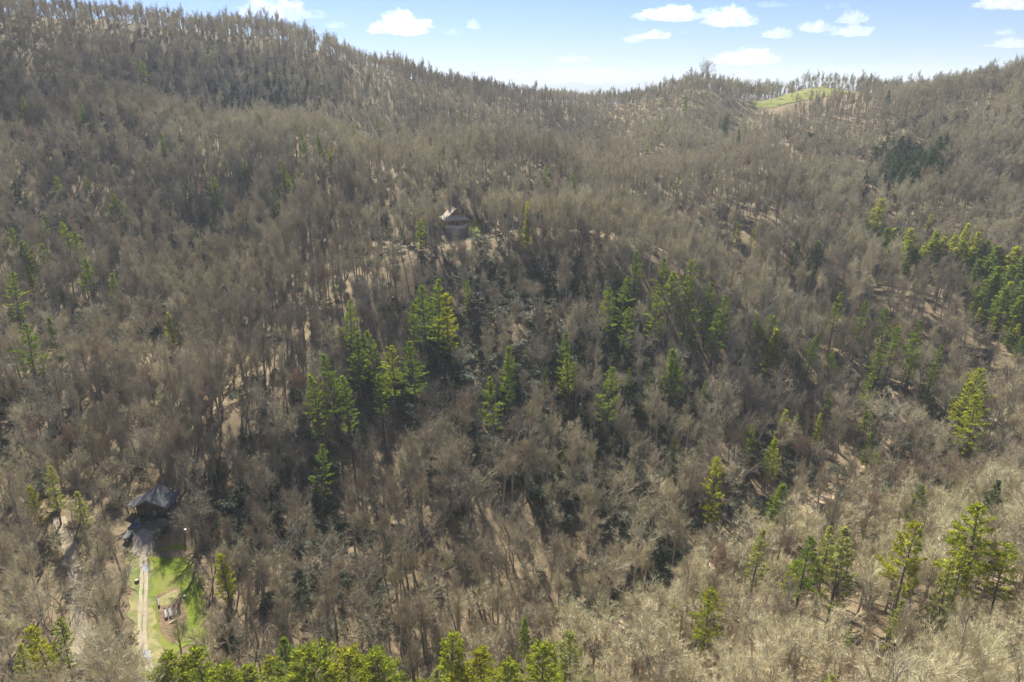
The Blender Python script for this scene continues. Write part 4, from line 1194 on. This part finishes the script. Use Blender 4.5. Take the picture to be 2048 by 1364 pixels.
# ------------------------------------------------------------------ the log house on the knoll
def log_house():
    x, y, z = hit(923, 471.5)
    r = empty("log_house", (x, y, z), math.radians(21)); tag(r, "brown log house with steep pale roof and pointed deck on the knoll", "house")
    DZ = 4.0
    # stone base under the deck, following the pointed plan
    cor, le, ri = (0, 0), (-7.0, 5.6), (5.6, 6.4)
    def stone_wall(a, b, n):
        for i in range(n):
            for j in range(6):
                t0, t1 = (i + (.5 if j % 2 else 0)) / n, (i + 1 + (.5 if j % 2 else 0)) / n
                t0, t1 = max(0, t0), min(1, t1)
                if t1 - t0 < .02: continue
                k = R.uniform(-.05, .05)
                p0 = (a[0] + (b[0] - a[0]) * t0, a[1] + (b[1] - a[1]) * t0 + k); p1 = (a[0] + (b[0] - a[0]) * t1, a[1] + (b[1] - a[1]) * t1 + k)
                zz = DZ - .75 - j * .72
                q = MB(); q.bar((p0[0], p0[1], zz), (p1[0], p1[1], zz), .34, .66); q.build("stone", m_stone, base)
    bm_ = MB()
    bm_.poly([(cor[0], cor[1] + .25, -1.5), (ri[0] - .2, ri[1], -1.5), (ri[0] - .2, ri[1], DZ - .35), (cor[0], cor[1] + .25, DZ - .35)])
    bm_.poly([(le[0] + .2, le[1], -1.5), (cor[0], cor[1] + .25, -1.5), (cor[0], cor[1] + .25, DZ - .35), (le[0] + .2, le[1], DZ - .35)])
    base = bm_.build("foundation", m_stone, r)
    stone_wall(le, cor, 7); stone_wall(cor, ri, 7)
    dk = MB()
    top = [(le[0], le[1]), (cor[0], cor[1] - .3), (ri[0], ri[1]), (5.6, 7.5), (-7.0, 7.5)]
    dk.poly([(p[0], p[1], DZ) for p in top]); dk.poly([(p[0], p[1], DZ - .3) for p in top[::-1]])
    for i in range(5):
        a, b_ = top[i], top[(i + 1) % 5]; dk.poly([(a[0], a[1], DZ - .3), (b_[0], b_[1], DZ - .3), (b_[0], b_[1], DZ), (a[0], a[1], DZ)])
    deck = dk.build("deck", m_deck, r)
    # railing: boards across posts
    for a, b_ in ((le, (cor[0], cor[1] - .2)), ((cor[0], cor[1] - .2), ri)):
        for k in range(6):
            t = k / 5
            q = MB(); px_, py_ = a[0] + (b_[0] - a[0]) * t, a[1] + (b_[1] - a[1]) * t
            q.box((px_, py_, DZ + .5), (.12, .12, 1.0)); q.build("railing_post", m_deck, deck)
        for hz in (.3, .62, .98):
            q = MB(); q.bar((a[0], a[1], DZ + hz), (b_[0], b_[1], DZ + hz), .07, .17); q.build("rail", m_deck, deck)
    # lower storey of logs
    X0, X1, Y0, Y1 = -6.3, 5.2, 7.2, 15.5
    wl = MB(); wl.box(((X0 + X1) / 2, (Y0 + Y1) / 2, DZ / 2 + 1.7), (X1 - X0, Y1 - Y0, DZ + 3.4)); wall = wl.build("wall", m_logs, r)
    for k in range(10):
        zz = DZ + .18 + k * .36
        q = MB(); q.tube([(X0 - .25, Y0 - .06, zz), (X1 + .25, Y0 - .06, zz)], [.17, .17], 6); q.build("log", m_logs, wall)
        q = MB(); q.tube([(X1 + .04, Y0 - .3, zz + .18), (X1 + .04, Y1 + .3, zz + .18)], [.17, .17], 6); q.build("log", m_logs, wall)
    for cx in (-4.6, -2.2, 2.0, 4.0): window(r, (cx, Y0 - .2, DZ + 1.6), 1.2, 1.5, 'x', m_trim, -1)
    d = MB(); d.box((0, Y0 - .24, DZ + 1.05), (1.0, .08, 2.1)); dd = d.build("door", m_darkwood, r)
    q = MB(); q.box((.35, Y0 - .31, DZ + 1.0), (.06, .05, .14)); q.build("handle", m_white, dd)
    # lower skirt roof round the upper storey
    ux0, ux1, uy0, uy1 = -4.1, 3.4, 8.6, 15.0
    ez, tz = DZ + 3.45, DZ + 5.3
    e = [(X0 - 1.0, Y0 - 2.0, ez - .1), (X1 + 1.0, Y0 - 2.0, ez - .1), (X1 + 1.0, Y1 + .8, ez), (X0 - 1.0, Y1 + .8, ez)]
    t = [(ux0 + .1, uy0 + .1, tz), (ux1 - .1, uy0 + .1, tz), (ux1 - .1, uy1, tz), (ux0 + .1, uy1, tz)]
    sk = MB()
    for i in range(4): slab(sk, [e[i], e[(i + 1) % 4], t[(i + 1) % 4], t[i]], .14)
    skr = sk.build("skirt_roof", m_pale_roof, r)
    for cx in (X0 - .7, -2.4, 1.4, X1 + .7):
        q = MB(); q.box((cx, Y0 - 1.7, DZ + 1.65), (.2, .2, 3.3)); q.build("porch_post", m_logs, r)
    # upper gable storey
    um = MB(); gz = DZ + 5.4; az = DZ + 9.0; cx = (ux0 + ux1) / 2
    um.box((cx, (uy0 + uy1) / 2, (tz - 1.2 + gz) / 2), (ux1 - ux0, uy1 - uy0, gz - tz + 1.2))
    for q in (uy0, uy1): um.poly([(ux0, q, gz + .002), (ux1, q, gz + .002), (cx, q, az - .15)])
    up = um.build("upper_wall", m_logs, r)
    for k in range(9):
        w_ = (ux1 - ux0) / 2 * (1 - k / 9.5)
        q = MB(); q.tube([(cx - w_, uy0 - .05, gz + .2 + k * .36), (cx + w_, uy0 - .05, gz + .2 + k * .36)], [.17, .17], 6); q.build("log", m_logs, up)
    window(r, (cx - 1.0, uy0 - .22, gz + .7), 1.0, 1.2, 'x', m_trim, -1); window(r, (cx + 1.0, uy0 - .22, gz + .7), 1.0, 1.2, 'x', m_trim, -1)
    rf = MB(); ov = .9; el = gz - .55
    Lq = [(ux0 - ov, uy0 - 1.0, el), (cx, uy0 - 1.9, az + .1), (cx, uy1 + 1.0, az + .1), (ux0 - ov, uy1 + 1.0, el)]
    Rq = [(cx, uy0 - 1.9, az + .1), (ux1 + ov, uy0 - 1.0, el), (ux1 + ov, uy1 + 1.0, el), (cx, uy1 + 1.0, az + .1)]
    slab(rf, Lq, .16); slab(rf, Rq, .16); roof = rf.build("roof", m_pale_roof, r)
    shingle_rows([Lq[0], Lq[3], Lq[2], Lq[1]], 10, "shingle_course", m_pale_roof, roof)
    shingle_rows([Rq[1], Rq[2], Rq[3], Rq[0]], 10, "shingle_course", m_pale_roof, roof)
    q = MB(); q.bar((ux0 - ov, uy0 - 1.04, el - .12), (cx, uy0 - 1.94, az - .03), .06, .28); q.bar((cx, uy0 - 1.94, az - .03), (ux1 + ov, uy0 - 1.04, el - .12), .06, .28); q.build("barge_board", m_logs, roof)
    c = MB(); c.box((2.2, 13.0, az - .6), (.9, .9, 3.0)); ch = c.build("chimney", m_stone, roof)
    c = MB(); c.box((2.2, 13.0, az + .95), (1.1, 1.1, .12)); c.build("chimney_cap", m_trim, roof)
log_house()

# ------------------------------------------------------------------ ivy-clad trunks at lower left
def ivy_tree(u, v, H, label, lean):
    x, y, z = hit(u, v); rr = random.Random(int(u))
    r = empty("ivy_tree", (x, y, z)); tag(r, label, "tree", "ivy covered trunks by the lawn")
    pts, d = curve_pts((0, 0, -.5), lean, H, 5, rr, .03, .05)
    m = MB(); m.tube(pts, [.28, .24, .2, .16, .1, .05], 6); m.build("trunk", M["bark"], r)
    lv = MB()
    for i in range(1500):
        k = rr.random() ** 1.1 * 3.9; a = int(k); f = k - a
        p = tuple(pts[a][j] * (1 - f) + pts[a + 1][j] * f for j in range(3)); az = rr.uniform(0, 6.28); q = rr.uniform(.2, .62) * (1 - k / 9)
        p = (p[0] + math.cos(az) * q, p[1] + math.sin(az) * q, p[2]); L = rr.uniform(.2, .34)
        e = unit((math.cos(az) + rr.gauss(0, .4), math.sin(az) + rr.gauss(0, .4), rr.gauss(-.3, .4))); s = unit((-e[1], e[0], rr.gauss(0, .4)))
        n = len(lv.v); lv.v.extend([p, add(add(p, e, L * .5), s, L * .45), add(p, e, L), add(add(p, e, L * .5), s, -L * .45)]); lv.f.append((n, n + 1, n + 2, n + 3)); lv.mi.append(0)
    lv.build("ivy", M["laurel"], r)
    tw = MB()
    for i in range(260):
        k = rr.uniform(3.0, 4.99); a = int(k); f = k - a
        p = tuple(pts[a][j] * (1 - f) + pts[a + 1][j] * f for j in range(3)); e = side_dir(d, rr.uniform(.3, 1), rr.uniform(0, 6.28)); L = rr.uniform(.8, 2.6)
        sliver(tw, p, e, L, .05, rr)
        for j in range(3): sliver(tw, add(p, e, L * rr.uniform(.4, .9)), side_dir(e, .6, rr.uniform(0, 6.28)), rr.uniform(.5, 1), .035, rr)
    tw.build("crown", M["twig"], r)
ivy_tree(270, 1352, 15, "leaning trunk wrapped in dark ivy left of the driveway near the bottom", (-.10, .02, 1))
ivy_tree(477, 1140, 15, "ivy wrapped trunk nearest the lawn in the dark wood on its right", (-.03, 0, 1))
ivy_tree(520, 1153, 15, "ivy wrapped trunk deeper in the dark wood right of the lawn", (-.06, 0, 1))
# ------------------------------------------------------------------ clouds: real puffs of vapour, 20 km out
def cloud_mat(name, dens, cut):
    m = bpy.data.materials.new(name); m.use_nodes = True
    n, l = m.node_tree.nodes, m.node_tree.links
    n.remove(n["Principled BSDF"])
    pv = n.new("ShaderNodeVolumePrincipled")
    pv.inputs["Color"].default_value = (.995, .995, 1, 1); pv.inputs["Anisotropy"].default_value = .5
    tc = n.new("ShaderNodeTexCoord")
    t = noise(n, l, .0032, 5, tc.outputs["Object"], .62)
    r = ramp(n, [(cut, (0, 0, 0)), (cut + .22, (1, 1, 1))])
    l.new(t.outputs["Fac"], r.inputs[0])
    k = n.new("ShaderNodeMath"); k.operation = 'MULTIPLY'; k.inputs[1].default_value = dens
    l.new(r.outputs[0], k.inputs[0]); l.new(k.outputs[0], pv.inputs["Density"])
    l.new(pv.outputs[0], n["Material Output"].inputs["Volume"])
    return m
CM = {"puff": cloud_mat("cloud_vapour", .0015, .38), "thin": cloud_mat("thin_cloud_vapour", .0006, .42)}
CR = random.Random(12)
def cloud(u, v, w, h, mk, label):
    D = 21000.0
    d = ray(u, v); p = d * (D / d[1])
    k = D / (F * CP)
    W, Hh = w * k * .56, h * k * .52
    lobes = []
    nl = 9 if mk == "puff" else 7
    for i in range(nl):
        t = -1 + 2 * (i + CR.random()) / nl
        rad = (.30 + .28 * CR.random()) * (1 - .55 * t * t)
        lobes.append((t * .72, CR.uniform(-.25, .25), CR.uniform(-.12, .30) * (1 - t * t), rad * .9))
    lobes.append((0, 0, .05, .5))
    C = np.array(lobes)
    bm = bmesh.new(); bmesh.ops.create_icosphere(bm, subdivisions=5, radius=1)
    me = bpy.data.meshes.new("cloud"); bm.to_mesh(me); bm.free()
    V_ = np.empty(len(me.vertices) * 3); me.vertices.foreach_get("co", V_); V_ = V_.reshape(-1, 3)
    b_ = V_ @ C[:, :3].T
    disc = b_ ** 2 - (C[:, :3] ** 2).sum(1)[None] + C[:, 3][None] ** 2
    rr_ = np.where(disc > 0, b_ + np.sqrt(np.maximum(disc, 0)), 0).max(1)
    rr_ = np.maximum(rr_, .18)
    s = CR.uniform(0, 50)
    nz = vnoise(V_[:, 0] * 4 + s, V_[:, 2] * 4 + V_[:, 1] * 2.3) * .16 + vnoise(V_[:, 0] * 9 + s, V_[:, 2] * 9 - V_[:, 1] * 5) * .09 + vnoise(V_[:, 0] * 19 + s, V_[:, 2] * 19 + V_[:, 1] * 11) * .05
    Q = V_ * (rr_ * (1 + nz * 1.6))[:, None]
    Q[:, 2] = np.where(Q[:, 2] < -.12, -.12 + (Q[:, 2] + .12) * .35, Q[:, 2])
    zr = Q[:, 2].max() - Q[:, 2].min(); xr = Q[:, 0].max() - Q[:, 0].min()
    Q[:, 2] -= (Q[:, 2].max() + Q[:, 2].min()) / 2; Q[:, 0] -= (Q[:, 0].max() + Q[:, 0].min()) / 2
    Q = Q * np.array([2 * W / xr, W * .8, 2 * Hh / zr])[None]
    me.vertices.foreach_set("co", Q.astype(np.float32).ravel()); me.materials.append(CM[mk]); me.update()
    o = bpy.data.objects.new("cloud", me); COL.objects.link(o)
    o.location = (p[0], p[1], p[2] + CAMZ)
    tag(o, label, "cloud", "small white clouds in the blue sky")
for c in [
    (800,45,110,44,"puff","plump white cloud above the left end of the skyline dip"),
    (948,47,26,20,"puff","tiny round cloud right of the plump left cloud"),
    (570,14,150,44,"thin","broad faint cloud touching the left mountain skyline"),
    (672,48,44,14,"thin","small faint wisp above the left mountain shoulder"),
    (1340,25,120,30,"puff","long white cloud at the top centre, left of a fuller one"),
    (1458,30,100,40,"puff","full white cloud at the top, right end of the long pair"),
    (1267,75,36,17,"puff","small cloud at the left end of the lower pair"),
    (1307,68,60,17,"puff","flat cloud at the right end of the lower pair"),
    (1556,65,56,22,"puff","lone small cloud between the top pair and the right cluster"),
    (1637,51,66,24,"puff","left cloud of the cluster at upper right"),
    (1703,59,76,24,"puff","lowest cloud of the cluster at upper right"),
    (1707,31,56,26,"puff","upper cloud of the cluster at upper right"),
    (1660,9,20,16,"thin","faint speck of cloud at the top above the right cluster"),
    (1692,7,24,16,"thin","faint puff of cloud at the top edge above the right cluster"),
    (1494,112,122,32,"puff","largest low cloud hanging over the middle of the skyline"),
    (1142,117,84,14,"thin","thin flat cloud above the wooded notch"),
    (1190,146,160,26,"thin","long low cloud bank just above the wooded notch"),
    (1690,140,110,18,"thin","faint low cloud bank over the distant blue mountains"),
    (1476,149,44,16,"puff","small low cloud just above the tall skyline trees"),
    (2010,4,120,24,"puff","white cloud cut by the top right corner"),
    (2022,84,90,20,"puff","long flat cloud at the right edge"),
    (2012,62,34,13,"puff","small cloud above the long flat one at the right edge"),
    (1368,62,22,9,"thin","tiny faint puff below the top centre cloud"),
    (1545,8,60,12,"thin","faint streak of cloud at the top edge right of centre"),
    (905,62,34,12,"thin","faint puff between the plump left cloud and the tiny round one")]:
    cloud(*c)
# ------------------------------------------------------------------ air
def build_haze():
    mb = MB()
    zb, zt = -460.0, CAMZ + 190.0
    mb.box((0, 7800, (zb + zt) / 2), (34000, 19000, zt - zb))
    m = bpy.data.materials.new("haze"); m.use_nodes = True
    n, l = m.node_tree.nodes, m.node_tree.links
    n.remove(n["Principled BSDF"])
    pv = n.new("ShaderNodeVolumePrincipled")
    pv.inputs["Color"].default_value = (.82, .91, 1.0, 1)
    pv.inputs["Density"].default_value = 0.00013
    pv.inputs["Anisotropy"].default_value = .0
    l.new(pv.outputs[0], n["Material Output"].inputs["Volume"])
    o = mb.build("haze", m)
    tag(o, "thin pale blue air in front of the far slopes", kind="stuff")
build_haze()
# ------------------------------------------------------------------ which tree is which
ORD = ["first", "second", "third", "fourth", "fifth", "sixth", "seventh", "eighth", "ninth", "tenth", "eleventh", "twelfth", "thirteenth", "fourteenth", "fifteenth", "sixteenth", "seventeenth", "eighteenth", "nineteenth", "twentieth"] + ["twenty-" + q for q in ("first", "second", "third", "fourth", "fifth", "sixth", "seventh", "eighth", "ninth")] + ["thirtieth"]
def nth(i, n):
    """wording for the i-th of n counted from the left"""
    if n == 1: return "only %s", ""
    if i == 0: return "leftmost %s", ""
    if i == n - 1: return "rightmost %s", ""
    side, k = ("left", i) if i <= (n - 1) / 2 else ("right", n - 1 - i)
    w = ORD[min(k, 29)]
    return w + " %s", "from the " + side
def name_row(items, noun, where, group, cat):
    """items: (object, u) ordered by where they stand in the view"""
    items = sorted(items, key=lambda q: q[1])
    for i, (o, u) in enumerate(items):
        a, b = nth(i, len(items))
        tag(o, " ".join((a % noun + " " + b + " " + where).split()), cat, group)
rows = {}
for o, where, kd, x, y, z, H in EVER_OBJ:
    u, v, f = proj(np.array(x), np.array(y), np.array(z + H))
    rows.setdefault(where, []).append((o, float(u)))
NOUN = {"in the dark hollow at far right": "dark hemlock", "in the bright row along the bottom edge": "yellow green pine", "in the low evergreen thicket below the plantation": "small evergreen"}
for where, items in rows.items():
    name_row(items, NOUN.get(where, "green pine"), where, "evergreens " + where, "tree")

def region(u, v, i):
    if on_slope(X[i:i + 1], Y[i:i + 1])[0]:
        c = "left third" if u < 1450 else "middle" if u < 1750 else "right third"
        if v > 1364: return "at the bottom edge, near slope " + c
        return ("low on the near slope, " if v > 1230 else "along the upper near slope, ") + c
    if u < 140: return "left of the gravel road at lower left"
    if u < 290: return "between the gravel road and the driveway"
    if v > 1290: return "behind the bottom row of bright pines" if u > 430 else "beside the foot of the driveway"
    if u < 460: return "around the dark cabin and lawn"
    if u < 640: return "in the dark wood right of the lawn"
    c = "left of centre" if u < 860 else "at the centre" if u < 1060 else "right of centre" if u < 1290 else "far right"
    if v < 1060: return "higher on the hill face, " + c
    return "at the hill foot, " + c
rows = {}
ADJ = {"spreading": "spreading bare tree", "pale": "pale bare tree", "slender": "slender bare tree", "reddish": "reddish bare tree"}
for o, i in TREE_OBJ:
    u, v, f = proj(X[i], Y[i], Z[i])
    rows.setdefault((region(float(u), float(v), i), kindname[i]), []).append((o, float(u)))
for (where, kd), items in rows.items():
    name_row(items, ADJ[kd], where, "leafless trees " + where.replace(",", ""), "tree")

# two round-crowned trees that stand alone against the sky
for u, v, H, lb in ((1403, 128, 30, "large round-crowned bare tree standing out on the skyline knoll"), (1492, 158, 22, "round bare tree alone on the skyline dip left of the pasture")):
    x, y, z = hit(u, v + 42, 0); z = float(ground_z(x, y))
    tm, cm, h = KINDS["spreading"][1]
    o = plant("bare_tree", tm, cm, x, y, z, H / h, H / h * .95, R.uniform(0, 6.28)); tag(o, lb, "tree", "lone skyline trees")
